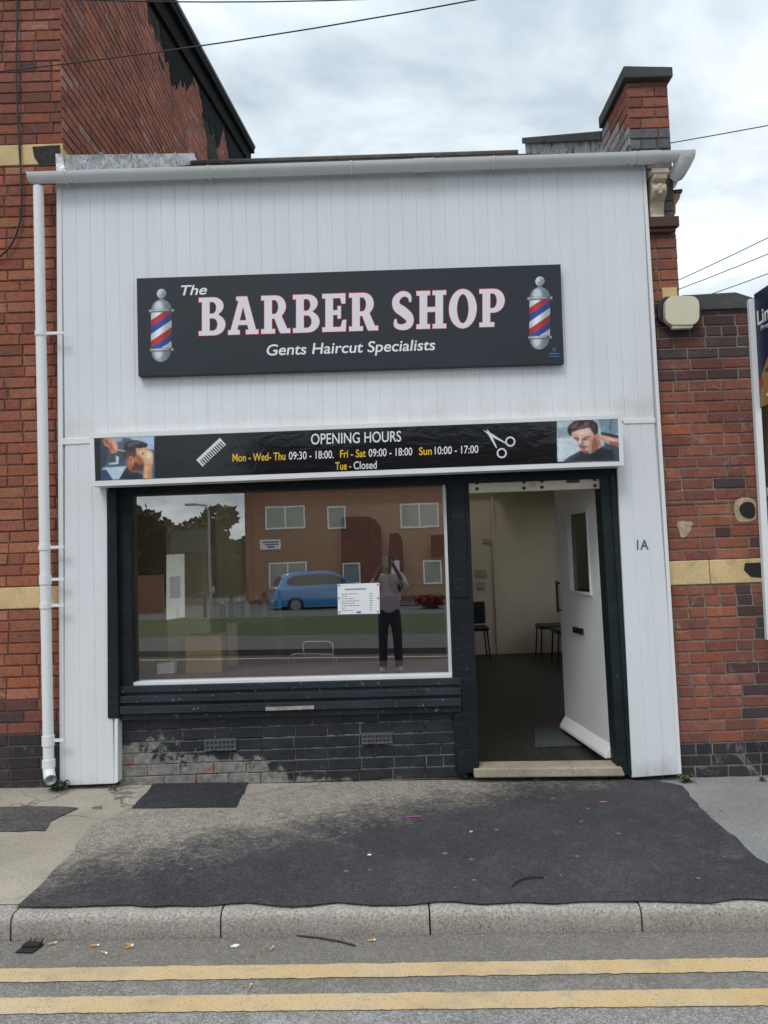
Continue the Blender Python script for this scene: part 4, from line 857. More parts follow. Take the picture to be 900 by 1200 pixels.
polyL += [((160, 88, 72), cr([(132, 175), (175, 168), (200, 235), (150, 225)])), ((226, 170, 146), cr([(240, 200), (285, 205), (300, 290), (262, 285)])), ((150, 84, 66), [(205, 300), (225, 300), (222, 345), (206, 338)]), ((224, 160, 138), [(228, 300), (248, 300), (246, 348), (230, 346)]), ((170, 100, 80), [(252, 298), (268, 296), (266, 342), (254, 345)]), ((206, 214, 222), [(312, 300), (420, 322), (420, 330), (312, 310)]),
 ((88, 74, 68), cr([(425, 330), (540, 330), (545, 400), (450, 430), (418, 420)])), ((120, 88, 72), cr([(432, 400), (470, 385), (470, 440), (440, 450)])), ((90, 84, 84), cr([(440, 230), (540, 190), (640, 205), (560, 235), (470, 270)])), ((36, 36, 40), cr([(570, 250), (690, 245), (700, 268), (575, 285)])), ((212, 136, 98), cr([(468, 402), (512, 398), (516, 470), (480, 486)])), ((150, 76, 52), cr([(484, 420), (502, 416), (504, 455), (488, 462)])),
 ((92, 66, 56), cr([(525, 520), (600, 500), (655, 520), (630, 580), (545, 590), (480, 560)])), ((160, 96, 68), cr([(560, 400), (610, 390), (640, 470), (590, 500)])), ((238, 200, 168), cr([(600, 345), (710, 325), (755, 370), (740, 420), (660, 400)])), ((190, 140, 108), [(585, 352), (660, 372), (656, 384), (590, 366)]), ((186, 136, 104), [(630, 412), (700, 420), (698, 430), (636, 424)]), ((190, 140, 106), [(652, 450), (712, 456), (708, 466), (658, 462)]), ((70, 56, 50), cr([(625, 340), (665, 344), (660, 358), (630, 354)])), ((230, 178, 128), [(672, 520), (715, 520), (712, 676), (668, 678)]), ((52, 60, 74), cr([(420, 545), (470, 575), (560, 610), (540, 640), (440, 600)]))]
obj('haircut_picture', raster(polyL, 90, 128, 798, 700, 118, 95, FYs - .0012, zl_, 2, None, False, .05, 3), M_print, hs)
zr_ = lambda x, y: (645 + x / 10, 480 + y / 10)
polyR = [((176, 194, 206), [(72, 122), (785, 90), (815, 605), (92, 618)]), ((206, 216, 224), [(90, 320), (330, 300), (330, 600), (95, 616)]), ((120, 146, 160), [(560, 110), (786, 95), (795, 280), (600, 300)]), ((150, 166, 176), [(80, 210), (230, 205), (240, 330), (84, 330)]), ((90, 118, 128), [(690, 110), (720, 108), (720, 230), (690, 240)]),
 ((40, 44, 52), [(590, 260), (800, 300), (802, 340), (600, 310)]), ((208, 156, 140), cr([(545, 300), (620, 300), (795, 350), (800, 400), (700, 400), (590, 350)])), ((176, 96, 88), cr([(690, 370), (800, 385), (800, 430), (720, 430)])), ((60, 72, 78), [(620, 380), (810, 440), (815, 605), (740, 605)]),
 ((218, 176, 160), cr([(240, 250), (420, 200), (520, 260), (560, 340), (530, 450), (440, 510), (370, 490), (320, 400), (265, 330)])), ((184, 112, 92), cr([(500, 300), (560, 320), (600, 420), (560, 480), (480, 520), (500, 420)])), ((206, 156, 142), [(430, 480), (590, 420), (600, 480), (480, 530)]),
 ((66, 48, 50), cr([(200, 260), (215, 190), (300, 125), (450, 108), (545, 160), (562, 250), (545, 330), (520, 310), (470, 230), (440, 215), (330, 245), (250, 270), (245, 315)])), ((104, 76, 80), cr([(290, 170), (400, 125), (440, 160), (420, 215), (320, 225)])), ((80, 54, 52), [(275, 320), (345, 335), (345, 350), (280, 342)]), ((80, 54, 52), [(385, 335), (465, 305), (468, 318), (390, 350)]),
 ((124, 76, 74), cr([(335, 430), (370, 425), (420, 425), (435, 440), (370, 450)])), ((170, 70, 70), [(360, 455), (420, 450), (410, 470), (370, 472)]), ((96, 62, 58), cr([(355, 482), (420, 480), (410, 500), (370, 500)])), ((36, 40, 50), [(140, 612), (220, 550), (360, 478), (460, 515), (590, 440), (720, 450), (760, 560), (745, 605)]), ((70, 78, 92), [(590, 440), (640, 410), (720, 450), (700, 470)])]
polyR += [((232, 198, 184), cr([(300, 250), (420, 225), (450, 270), (360, 300), (300, 285)])), ((196, 150, 134), cr([(430, 350), (520, 300), (545, 360), (520, 450), (450, 490), (430, 420)])), ((150, 92, 76), cr([(505, 330), (550, 350), (560, 440), (500, 500), (480, 470)])), ((226, 186, 168), cr([(400, 370), (450, 360), (455, 410), (410, 420)])),
 ((236, 204, 190), cr([(338, 330), (360, 330), (366, 405), (338, 415)])), ((170, 116, 102), cr([(362, 345), (380, 342), (384, 410), (366, 412)])), ((110, 66, 60), cr([(334, 412), (350, 406), (376, 412), (352, 424)])), ((92, 62, 58), cr([(272, 322), (318, 326), (346, 344), (316, 340), (276, 334)])), ((92, 62, 58), cr([(380, 338), (420, 316), (470, 310), (440, 326), (392, 350)])), ((56, 44, 46), cr([(300, 350), (334, 352), (330, 364), (306, 362)])), ((56, 44, 46), cr([(394, 352), (440, 340), (438, 352), (400, 364)])),
 ((116, 74, 66), cr([(340, 436), (380, 428), (424, 432), (400, 446), (360, 448)])), ((190, 92, 88), cr([(358, 456), (392, 452), (414, 454), (390, 470), (366, 470)])), ((140, 96, 84), cr([(372, 486), (430, 484), (460, 500), (420, 512), (385, 505)])), ((44, 32, 36), cr([(200, 262), (225, 205), (262, 190), (248, 240), (252, 310), (226, 300)])), ((120, 92, 94), cr([(240, 200), (330, 150), (350, 165), (270, 222)])), ((50, 38, 42), cr([(350, 130), (440, 118), (430, 150), (345, 190), (300, 215)])), ((118, 86, 86), cr([(392, 160), (440, 140), (450, 175), (400, 205)])), ((42, 34, 38), cr([(470, 130), (545, 170), (556, 250), (535, 300), (505, 230), (470, 180)])), ((84, 64, 64), cr([(480, 160), (520, 190), (530, 240), (512, 230)])), ((196, 132, 112), cr([(535, 290), (565, 285), (575, 350), (550, 370), (538, 340)])),
 ((236, 186, 170), cr([(560, 300), (640, 318), (780, 362), (760, 374), (640, 345)])), ((60, 66, 78), cr([(170, 600), (300, 510), (360, 485), (330, 530), (240, 600)])), ((24, 28, 36), cr([(440, 560), (560, 500), (700, 480), (640, 560), (500, 605)]))]
obj('haircut_picture', raster(polyR, 76, 108, 806, 610, 120, 84, FYs - .0012, zr_, 2, None, False, .05, 4), M_print, hs)

# =================================================================== LEFT NEIGHBOUR
RL = random.Random(21)
lh = thing('brick_house', (-3.2, 3, 0), 'tall red brick end of terrace house with yellow stone bands, left of the shop', 'house')
cx_ = P(72.5, 100, 0).x
def pick_l(u, v, rg):
    if v < .38: return rg.choice(BLUE)
    if v < .62: return rg.choice(DARK + PLUM)
    if v > 4.55: return rg.choice(RED[2:5] + PLUM + ([DARK[0]] if u > 2.05 else []))
    return rg.choice(RED + ([PLUM[1]] if rg.random() < .15 else []))
LW = 2.5; OL = (cx_ - LW, 0.0, 0)
b1a, b1b = P(30, 713, 0).z, P(30, 688, 0).z; b2a, b2b = P(30, 194, 0).z, P(30, 170, 0).z
mb = MB()
for v0, v1 in ((-.05, b1a - .004), (b1b + .006, b2a - .004), (b2b + .006, 6.9)): bricks(mb, OL, (1, 0, 0), (0, -1, 0), v0, v1, lambda v: (0, LW - .002), pick_l, RL)
mortar_face(mb, OL, (1, 0, 0), (0, -1, 0), [(0, -.1), (LW - .015, -.1), (LW - .015, 6.9), (0, 6.9)], thick=.2)
obj('front_wall', mb, [M_brick, M_mortar_red], lh)
mb = MB(); x_ = OL[0]
while x_ < cx_ - .02:
    wd = min(RL.uniform(.45, .75), cx_ - x_); mb.box(x_, x_ + wd - .006, -.008, .1, b1a, b1b); x_ += wd
mb2 = MB(); mb2.box(OL[0], cx_ - .95, -.010, .1, b2a, b2b); mb2.box(cx_ - .944, cx_ - .31, -.010, .1, b2a, b2b); mb2.box(cx_ - .304, cx_ + .004, -.010, .1, b2a, b2b)
obj('stone_band', mb, M_stone, lh, bevel=.006); obj('stone_band', mb2, M_stone, lh, bevel=.006)
mb = MB()                                      # soot at the corner of the upper band and along the verge
vy0, vz0 = PXp(185, 0, cx_).y, PXp(185, 0, cx_).z; vy1, vz1 = PXp(293, 184, cx_).y, PXp(293, 184, cx_).z
vs_ = (vz1 - vz0) / (vy1 - vy0); vz = lambda y: vz0 + vs_ * (y - vy0)
pick_g = lambda u, v, rg: rg.choice([(.03, .028, .028), (.055, .042, .04)]) if vz(u) - v < .55 + .9 * mnoise.noise(V((u * 1.1, 3.3, v * .5))) + rg.uniform(-.12, .12) else tuple(y * 1.25 for y in rg.choice(PLUM + RED[2:5] + [PLUM[1], PLUM[3], (.30, .17, .13), PLUM[0], RED[4]]))
bricks(mb, (cx_, 0, 0), (0, 1, 0), (1, 0, 0), 4.0, vz(8.2), lambda v: (max(0, (v - vz0) / vs_ + vy0), 8.3), pick_g, RL)
mortar_face(mb, (cx_, 0, 0), (0, 1, 0), (1, 0, 0), [(.02, 2.9), (8.3, 2.9), (8.3, vz(8.3)), (.02, vz(0.02))], thick=.2)
obj('gable_wall', mb, [brick_mat('gable_brick', bloom=.35), M_mortar_red], lh)
mb = MB(); t0 = V((0, vs_, 0))
for zo, zi, x_o, x_i in ((.02, -.22, .055, .015), (.10, .0, .12, -.3)):
    mb.prism([(cx_ + x_i, -.25, vz(-.25) + zi), (cx_ + x_i, 8.35, vz(8.35) + zi), (cx_ + x_i, 8.35, vz(8.35) + zo), (cx_ + x_i, -.25, vz(-.25) + zo)], (x_o - x_i, 0, 0))
obj('bargeboard', mb, simple('black_timber', (.010, .010, .012), .95, .5, 12, .1), lh, bevel=.006)
mb = MB(); mb.prism([(cx_ + .13, -.3, vz(-.3) + .105), (cx_ + .13, 8.4, vz(8.4) + .105), (cx_ + .13, 8.4, vz(8.4) + .16), (cx_ + .13, -.3, vz(-.3) + .16)], (-3.0, 0, 0)); obj('roof', mb, M_slate, lh)
M_bit = simple('bitumen', (.010, .010, .011), .95, .3, 20, .1)      # ragged bitumen hanging below the verge
for pa_, pb_, n_, dmin, dmax in ((2.6, 4.1, 40, .2, .8), (4.5, 6.0, 40, .2, .8), (6.2, 8.1, 48, .2, .9)):
    top, bot = [], []; mb = MB()
    for i in range(n_ + 1):
        y = pa_ + (pb_ - pa_) * i / n_; e_ = math.sin(math.pi * (i + .3) / (n_ + .6)) ** .7; top.append(V((cx_ + .0085, y, vz(y) - .20))); bot.append(V((cx_ + .0085, y, vz(y) - .24 - (dmin + (dmax - dmin) * (.5 + .5 * mnoise.noise(V((y * 2.3, pa_, 0))) + .35 * mnoise.noise(V((y * 8, pa_, 4))))) * e_)))
    mb.prism(top + bot[::-1], (.004, 0, 0)); obj('bitumen_drips', mb, M_bit, lh)
mb = MB(); mb.prism([P(38, 172, -.012), P(70, 170, -.012), P(73, 192, -.012), P(46, 193, -.012), P(40, 184, -.012)], (0, -.0015, 0)) 
obj('soot_mark', mb, simple('soot', (.03, .028, .025), .95, .5, 25), lh)
mb = MB(); pts = [P(x, y, -.03) for x, y in cr([(17, -40), (20, 20), (19, 90), (22, 160), (25, 215), (24, 255), (14, 285), (-6, 304), (-40, 315)], 5, False)]; mb.tube(pts, .0075, 6)
obj('telephone_cable', mb, M_cable, None, 'thin black cable running down the red brick house front and curving left', 'cable')
# =================================================================== RIGHT NEIGHBOUR WALL
RR = random.Random(33); WY = .03
rw = thing('brick_wall', (3.0, .1, 0), 'red brick yard wall with dark stone coping to the right of the shop', 'wall')
x0 = P(768, 600, WY).x - .25; xe = P(885, 420, WY).x; zt = P(830, 364, WY).z; zs = P(895, 583, WY).z; band0, band1 = P(840, 684, WY).z, P(840, 656, WY).z
def pick_r(u, v, rg):
    X = x0 + u
    if v < .16: return rg.choice(BLUE)
    if v > zt - .55: return rg.choice(DARK + PLUM[2:3])
    dkn = max(0, min(1, (X - xe + .35) / .35))
    if rg.random() < dkn * .45: return rg.choice(DARK)
    return rg.choice(PLUM + [RED[2], RED[4], RED[3], RED[0], PLUM[3]])
mb = MB(); lim = lambda v: (0, (xe if v > zs else 6.0) - x0)
for v0, v1 in ((-.2, band0 - .004), (band1 + .005, zs), (zs, zt)): bricks(mb, (x0, WY, 0), (1, 0, 0), (0, -1, 0), v0, v1, lim, pick_r, RR, jt=.012)
mortar_face(mb, (x0, WY, 0), (1, 0, 0), (0, -1, 0), [(0, -.3), (6 - x0, -.3), (6 - x0, zs), (xe - x0, zs), (xe - x0, zt), (0, zt)], thick=.25)
# pier above the wall, between string course and wall top
pxa, pxb = P(760, 300, WY).x - .15, P(793.5, 300, WY).x
bricks(mb, (pxa, WY, 0), (1, 0, 0), (0, -1, 0), zt, zb_ - .03, lambda v: (0, pxb - pxa), lambda u, v, rg: rg.choice(PLUM + RED[2:4]), RR, jt=.012)
mortar_face(mb, (pxa, WY + .001, 0), (1, 0, 0), (0, -1, 0), [(0, zt), (pxb - pxa, zt), (pxb - pxa, zb_), (0, zb_)], thick=.25)
obj('wall', mb, [brick_mat('yard_brick', bloom=.6), M_mortar], rw)
mb = MB(); a = P(776, 352, WY); b_ = P(793, 337, WY); mb.box(a.x, b_.x - .002, WY - .012, WY + .1, a.z, b_.z); obj('stone_block', mb, M_stone, rw, bevel=.005)
mb = MB(); xq = x0
for wd in (.62, .71, .9, .9): mb.box(xq, xq + wd - .006, WY - .010, WY + .1, band0, band1); xq += wd
obj('stone_band', mb, M_stone, rw, bevel=.006)
mb = MB(); c0 = P(797, 362, WY - .03); c1 = P(884, 364, WY - .03); zt2 = P(830, 343, WY - .03).z
mb.prism([(pxb + .002, WY - .03, zt), (xe + .02, WY - .03, zt), (xe + .02, WY - .03, zt + .07), (xe - .13, WY - .03, zt2), (pxb + .002, WY - .03, zt2 - .01)], (0, .33, 0)); obj('coping', mb, M_coping, rw, bevel=.01)
mb = MB(); mb.box(xe + .01, 6, WY - .03, WY + .3, zs + .002, zs + .07); obj('coping', mb, simple('pale_coping', (.40, .40, .40), .8, .2), rw, bevel=.01)
mb = MB()                                      # patched holes with mortar round them
for pts in ([(794, 613), (803, 611), (812, 613), (809, 622), (803, 629), (797, 628)],): mb.prism([P(x + mnoise.noise(V((x * .9, y * .9, 1))) * 2.2, y + mnoise.noise(V((x * .9, y * .9, 7))) * 2.2, WY - .0075) for x, y in cr(pts, 6)], (0, .003, 0))
mb.prism([P(x, y, WY - .0075) for x, y in cr([(862, 587), (872, 583), (884, 586), (886, 598), (884, 609), (866, 611), (861, 600)], 4)], (0, .003, 0)); mb.prism([P(x, y, WY - .0095) for x, y in cr([(868, 592), (876, 588), (884, 592), (884, 606), (874, 607), (867, 600)], 4)], (0, .0018, 0), 1)
mb.prism([P(873, 660, WY - .0135), P(893, 659, WY - .0135), P(893, 677, WY - .0135), P(880, 676, WY - .0135), P(872, 668, WY - .0135)], (0, .002, 0), 1)
obj('wall_scar', mb, [simple('old_mortar', (.42, .33, .22), .95, .35, 25), simple('black_hole', (.02, .018, .018), .95, .3, 30)], rw)
dk = thing('dark_building', (6.5, 7, 0), 'dark slate coloured brick building behind the low end of the yard wall', 'building')
mb = MB(); bx = P(889, 500, 5.5).x; bz = P(897, 400, 5.5).z + .2
bricks(mb, (bx, 5.5, 0), (1, 0, 0), (0, -1, 0), .5, bz, lambda v: (0, 5), lambda u, v, rg: rg.choice(BLUE + [(.06, .065, .085)]), RR); mortar_face(mb, (bx, 5.5, 0), (1, 0, 0), (0, -1, 0), [(0, -.3), (5, -.3), (5, bz), (0, bz)], thick=4)
obj('wall', mb, [M_brickdark, M_mortar_red], dk); mb = MB(); mb.prism([(bx - .2, 5.2, bz), (bx - .2, 9.8, bz), (bx - .2, 7.5, bz + .5)], (5.4, 0, 0)); obj('roof', mb, M_slate, dk)
# ---- alarm box
al = thing('alarm_box', P(795, 385, WY), 'cream burglar alarm box with dark backplate on the top of the yard wall', 'alarm box')
mb = MB(); mb.prism([P(x, y, WY - .012) for x, y in rrect(769, 349, 820, 382, 12)], (0, -.03, 0)); obj('backplate', mb, simple('dark_backplate', (.012, .015, .025), .4), al, bevel=.006)
mb = MB(); mb.prism([P(x, y, WY - .043) for x, y in rrect(777, 349.5, 816.5, 383, 10)], (0, -.05, 0)); mb.prism([P(784, 381, WY - .043), P(811, 379.5, WY - .043), P(809, 386, WY - .043), P(786, 387, WY - .043)], (0, -.04, 0)); obj('cover', mb, M_cream_plastic, al, bevel=.014, seg=4, smooth=40)
# ---- estate agent board
eb = thing('letting_board', P(896, 750, -.12), 'navy and gold letting board with white lettering, on a leaning white timber post', 'letting board')
p0, p1 = P(881.5, 350, -.12), P(903.5, 750, -.12)
mb = MB(); e_ = V((.022, 0, 0)); mb.prism([p0 - e_, p0 + e_, p1 + e_ * 1.1, p1 - e_ * 1.1], (0, .04, 0)); obj('post', mb, M_pipe, eb, bevel=.003)
bd = V((.04, -1, 0)).normalized(); bo = P(883.5, 345, -.125); ax_ = (p1 - p0).normalized() ; bn = V((-1, -.04, 0)).normalized()
def BP(px, py, off=0.0): return PL(px, py, bo + bn * off, bn)
hB = (P(885, 478, -.125) - bo).length; dv = ax_ * hB
mb = MB(); mb.prism([bo, bo + bd * .9, bo + bd * .9 + dv, bo + dv], -bn * .006); obj('board', mb, M_navy, eb)
mb = MB(); o1 = bo + bn * .001; mb.prism([o1 + dv * .72 + bd * .05, o1 + dv * .46 + bd * .24, o1 + dv * .34 + bd * .5, o1 + dv * .34 + bd * .88, o1 + dv * .995 + bd * .88, o1 + dv * .995 + bd * .01, o1 + dv * .90 + bd * .012], bn * .001); obj('gold_panel', mb, M_gold, eb)
bpl = lambda off: (lambda x, y: bo + bn * off + bd * x + ax_ * y)
words(eb, M_letterw, 'lettering', ('Linte', (.03, .285 * hB), (.30, .285 * hB), .105, 0, .02, 0, 0, 1, bpl(.002)), ('Propert', (.07, .345 * hB), (.29, .345 * hB), .035, 0, .01, 0, 0, 1, bpl(.002)))
mb = MB(); mb.prism([bpl(.003)(.1, .90 * hB), bpl(.003)(.55, .90 * hB), bpl(.003)(.55, .925 * hB), bpl(.003)(.1, .925 * hB)], bn * .001); obj('white_rule', mb, M_letterw, eb)
mb = MB(); text_px(mb, 'TO LET', (.10, .84 * hB), (.75, .84 * hB), .13, 0, .02, place=bpl(.003)); obj('dark_lettering', mb, M_ink, eb)
mb = MB(); mb.prism([bpl(.0035)(.012, .76 * hB), bpl(.0035)(.06, .76 * hB), bpl(.0035)(.06, .82 * hB), bpl(.0035)(.012, .82 * hB)], bn * .001); obj('red_tab', mb, ink((170, 40, 40)), eb)
# ---- overhead wires
def wire(a, b_, sag, r_, label, lo=-3.0, hi=4.0, n=40):
    ts = [lo + (hi - lo) * i / n for i in range(n + 1)]; mb = MB(); mb.tube([a.lerp(b_, q) + V((0, 0, -sag * 4 * q * (1 - q))) for q in ts], r_, 5)
    obj('overhead_wire', mb, M_cable, None, label, 'wire', 'overhead wires')
wire(P(-60, 90, -.2), P(640, -16, -1.2), .05, .0045, 'wire crossing in front of the brick gable and rising to the top edge', -.6, 5.0)
wire(P(30, -3, -.5), P(460, -2, -.5), .03, .0045, 'wire along the very top edge above the gable', -1.0, 5.0)
wire(P(700, 182, 9), P(1000, 128, 7), .02, .010, 'single wire leaving the parapet pier to the right above the gutter')
wire(P(760, 344, 11), P(1000, 228, 8), .04, .009, 'uppermost of three wires in the sky above the alarm box')
wire(P(760, 352, 11), P(1000, 255, 8), .04, .009, 'middle one of three wires in the sky above the alarm box')
wire(P(800, 356, 11), P(1000, 282, 8), .03, .009, 'lowest of three wires in the sky above the alarm box')
# =================================================================== INSIDE THE SHOP
def chair_at(name, c, label, cat, back, grp=None):
    t_ = thing(name, c, label, cat, grp); x, y, z = c; s = .21
    mb = MB(); mb.box(x - s, x + s, y - s, y + s, z + .42, z + .48); obj('seat', mb, M_seat, t_, bevel=.02, seg=3)
    if back: mb = MB(); mb.box(x - s, x + s, y + s - .03, y + s + .02, z + .50, z + .84); obj('backrest', mb, M_seat, t_, bevel=.02, seg=3)
    for i in (-1, 1):
        for j in (-1, 1):
            mb = MB(); mb.tube([(x + i * (s - .03), y + j * (s - .03), z + .42), (x + i * s, y + j * s, z)], .012, 8); obj('leg', mb, M_blackplastic, t_)
    return t_
c = P(556, 760, 6.2); chair_at('black_chair', V((c.x, 6.2, FZ)), 'black padded waiting chair against the back wall inside the doorway', 'chair', True)
c = P(646, 755, 6.2); st = chair_at('black_stool', V((c.x, 6.15, FZ)), 'backless black stool against the back wall behind the open door', 'stool', False, 'stools behind the open door')
c = P(655, 755, 5.5); copy_tree(st, None, V((c.x + .12, 5.4, FZ)), 'backless black stool nearer the street, mostly hidden by the open door')
def GF(px, py, z): d = ray(px, py); return CAM + d * ((z - CAM.z) / d.z)
mb = MB(); q = [GF(626, 853, FZ + .008), GF(672, 851, FZ + .008), GF(693, 873, FZ + .008), GF(627, 875, FZ + .008)]; mb.prism(q, (0, 0, -.006)); obj('door_mat', mb, simple('grey_mat', (.055, .065, .068), .95, .2, 90, bmp=.5), None, 'flat grey mat on the dark floor just inside the doorway', 'door mat')
# price notice and small card by the glass
NY = GLASS_Y - .006
nt_ = thing('price_notice', P(420, 719, NY), 'white printed price notice stuck on the shop window', 'notice')
obj('sheet', slab([(395.5, 684.5), (444.5, 683), (445, 719), (396, 720)], NY, .003), M_paper, nt_)
mb = MB()
for i, (wl_, wr_) in enumerate(((0, 0), (19, 5), (6, 5), (14, 5), (21, 6), (16, 5), (22, 5), (5, 4), (13, 4))):
    y = 692 + i * 2.75
    if i == 0: flat_on(mb, [V((0, 0, 0)), V((25, 0, 0)), V((25, 1.5, 0)), V((0, 1.5, 0))], [[0, 1, 2, 3]], lambda a, b_: P(404 + a, 691.5 - b_ - .03 * a, NY - .0008)); continue
    x = 0
    while x < wl_:
        w0 = rnd.uniform(1.5, 4.5); x1_ = min(x + w0, wl_); flat_on(mb, [V((x, 0, 0)), V((x1_, 0, 0)), V((x1_, .8, 0)), V((x, .8, 0))], [[0, 1, 2, 3]], lambda a, b_: P(400.5 + a, y + 2.0 - b_ - .03 * a, NY - .0008)); x = x1_ + .7
    flat_on(mb, [V((0, 0, 0)), V((wr_ - 1.5, 0, 0)), V((wr_ - 1.5, .8, 0)), V((0, .8, 0))], [[0, 1, 2, 3]], lambda a, b_: P(433 + a, y + 1.0 - b_, NY - .0008))
obj('print', mb, simple('print_grey', (.22, .24, .30), .7, 0), nt_)
M_fix = simple('fixing_blue', (.08, .10, .25), .5, 0)
for x, y in ((397.5, 686), (442.8, 685), (397.8, 717.5), (443, 716.8), (397.5, 701), (443, 701)): mb = MB(); mb.lathe([(.006, 0), (.006, .003)], P(x, y, NY), 8, 'Y'); obj('fixing', mb, M_fix, nt_)
mb = MB(); flat_on(mb, [V((0, 0, 0)), V((5, 0, 0)), V((5, 2, 0)), V((0, 2, 0))], [[0, 1, 2, 3]], lambda a, b_: P(418 + a, 718.5 - b_, NY - .0008)); obj('blue_mark', mb, M_fix, nt_)
# display ledge behind the glass: part of the shop
mb = MB(); lz = .75; mb.box(IX0 + .02, P(533, 700, .1).x, .09, .84, lz - .05, lz); obj('display_ledge', mb, simple('purple_ledge', (.18, .11, .135), .6, .1), shop)
mb = MB(); c = P(194, 787, .50); mb.prism([(c.x - .06, .48, lz + .001), (c.x + .06, .52, lz + .001), (c.x + .062, .525, lz + .09), (c.x - .062, .485, lz + .08)], (.01, .05, 0)); obj('folded_card', mb, M_paper, None, 'small white folded card standing on the ledge behind the window', 'card')
mb = MB(); a = P(194, 592, .9); b_ = P(246, 726, .9); mb.box(a.x, b_.x, .9, 1.2, .045, CZ - .002); obj('plaster_pier', mb, M_cream, shop)
wb = thing('white_board', P(205, 726, .13), 'narrow white board with a pale printed sheet, hung just behind the window glass', 'board')
obj('board', slab([(195, 650), (216, 649), (216.5, 723), (195, 726.5)], .13, .02), M_paper, wb); obj('printed_sheet', slab([(199, 676), (211, 675), (211, 700), (199, 701)], .127, .0025), simple('lilac_paper', (.50, .48, .58), .7), wb)
mb = MB(); a = P(248, 592, 4.2); mb.box(a.x - .04, a.x + .04, 4.2, 4.3, FZ, CZ - .002); obj('partition_edge', mb, M_cream, shop)
mb = MB(); a = P(217, 746, .48); b_ = P(260, 786, .48); mb.box(a.x, b_.x, .48, .74, lz + .001, a.z); mb.box(a.x + .01, b_.x - .01, .4788, .4795, (lz + a.z) / 2, (lz + a.z) / 2 + .03, 1)
obj('cardboard_box', mb, [M_card, simple('parcel_tape', (.45, .34, .2), .4, .05)], None, 'brown cardboard box on the display ledge behind the window', 'box', bevel=.004)
# counter with bottles along the left
sh = thing('counter_shelf', P(290, 725, .9), 'narrow counter of barber supplies inside the window', 'counter'); a = P(252, 726, .9); b_ = P(332, 724, .9)
mb = MB(); mb.box(a.x, b_.x, .88, 1.15, a.z - .03, a.z); obj('counter_top', mb, simple('dark_counter', (.05, .045, .04), .4), sh)
for x in (a.x + .02, b_.x - .05): mb = MB(); mb.box(x, x + .03, .9, 1.13, FZ, a.z - .032); obj('leg', mb, M_blackplastic, sh)
BC = [((.04, .07, .10), 'blue grey'), ((.02, .02, .025), 'black'), ((.05, .09, .06), 'green'), ((.30, .30, .30), 'pale grey'), ((.03, .03, .04), 'charcoal'), ((.26, .20, .12), 'amber'), ((.02, .04, .09), 'dark blue'), ((.12, .13, .14), 'grey')]
BP_ = ['at the left end of the counter', 'beside the blue grey one at the left end', 'second from the black one at the left', 'with a rounded shoulder in the middle', 'in the middle next to the pale grey one', 'right of the charcoal one', 'second from the right end', 'at the right end of the counter']
for i, (cc_, nm_) in enumerate(BC):
    x = a.x + .04 + i * (b_.x - a.x - .08) / 7; h = rnd.uniform(.11, .24); r_ = rnd.uniform(.018, .03); c = V((x, 1.0 + rnd.uniform(-.04, .06), a.z)); b0 = thing('bottle', c, '%s product bottle %s inside the window' % (nm_, BP_[i]), 'bottle', 'bottles on the counter')
    mb = MB(); mb.lathe([(r_, 0), (r_, h * .68), (r_ * .9, h * .74), (r_ * .4, h * .82)], c, 12); obj('body', mb, simple('bottle_%d' % i, cc_, .3, 0), b0, smooth=40); mb = MB(); mb.lathe([(r_ * .45, h * .82), (r_ * .45, h), (r_ * .3, h * 1.02)], c, 10); obj('cap', mb, M_blackplastic if i % 2 else M_paper, b0, smooth=40)
# chrome framed chair in the window, dark arched mirror and red capes on the back wall
ch = thing('chrome_chair', P(365, 782, 1.0), 'low chair with a bent chrome tube frame inside the window', 'chair'); YC = 1.0; mb = MB()
tb = lambda pts, y: [P(x, yy, y) for x, yy in pts]
mb.tube(tb(cr([(338, 782), (338, 772), (344, 767), (360, 766.5), (390, 767)], 4, False), YC), .009, 8); mb.tube(tb(cr([(356, 766), (356, 753), (372, 752), (385, 752), (390, 757), (390, 780)], 4, False), YC), .009, 8)
mb.tube(tb(cr([(338, 782), (338, 772), (344, 767), (360, 766.5), (390, 767)], 4, False), YC + .4), .009, 8); mb.tube([P(338, 782, YC), P(338, 782, YC + .4)], .009, 8); mb.tube([P(390, 780, YC), P(390, 780, YC + .4)], .009, 8)
for px, py in ((338, 782), (390, 780)):
    for yy in (YC, YC + .4): q = P(px, py, YC); mb.tube([(q.x, yy, q.z + .01), (q.x, yy, FZ)], .009, 8)
obj('frame', mb, M_chrome, ch, smooth=50); mb = MB(); q = P(342, 768, YC); q2 = P(388, 768, YC); mb.box(q.x, q2.x, YC + .02, YC + .38, q.z - .05, q.z - .012); obj('seat', mb, M_seat, ch, bevel=.012)
mb = MB(); ym = 6.52; pts = [(400, 692), (400, 606), (428, 605)] + [(428 + 19 * math.sin(R(a)), 624 - 19 * math.cos(R(a))) for a in range(10, 91, 16)] + [(447, 692)]
mb.prism([P(x, y, ym) for x, y in pts], (0, .04, 0)); obj('arched_panel', mb, simple('dark_panel', (.012, .011, .012), .6, .2), None, 'tall dark panel with one rounded top corner on the shop back wall', 'panel', bevel=.006)
mb = MB(); pts = [(456, 690), (456, 632), (461, 625), (468, 626), (472, 640), (472, 690)]; mb.prism([P(x, y, 6.4) for x, y in cr(pts, 3)], (0, .1, 0)); obj('hanging_cape', mb, simple('dark_cape', (.014, .012, .013), .8, .2), None, 'dark barber cape hanging on the back wall beside the panel', 'cape')
mb = MB(); mb.prism([P(x, y, 6.5) for x, y in ((505, 627), (521, 626), (521, 652), (505, 653))], (0, .05, 0)); obj('picture_frame', mb, simple('dark_print', (.02, .010, .013), .5, .3), None, 'small dark framed picture on the back wall near the door post', 'picture', bevel=.004)
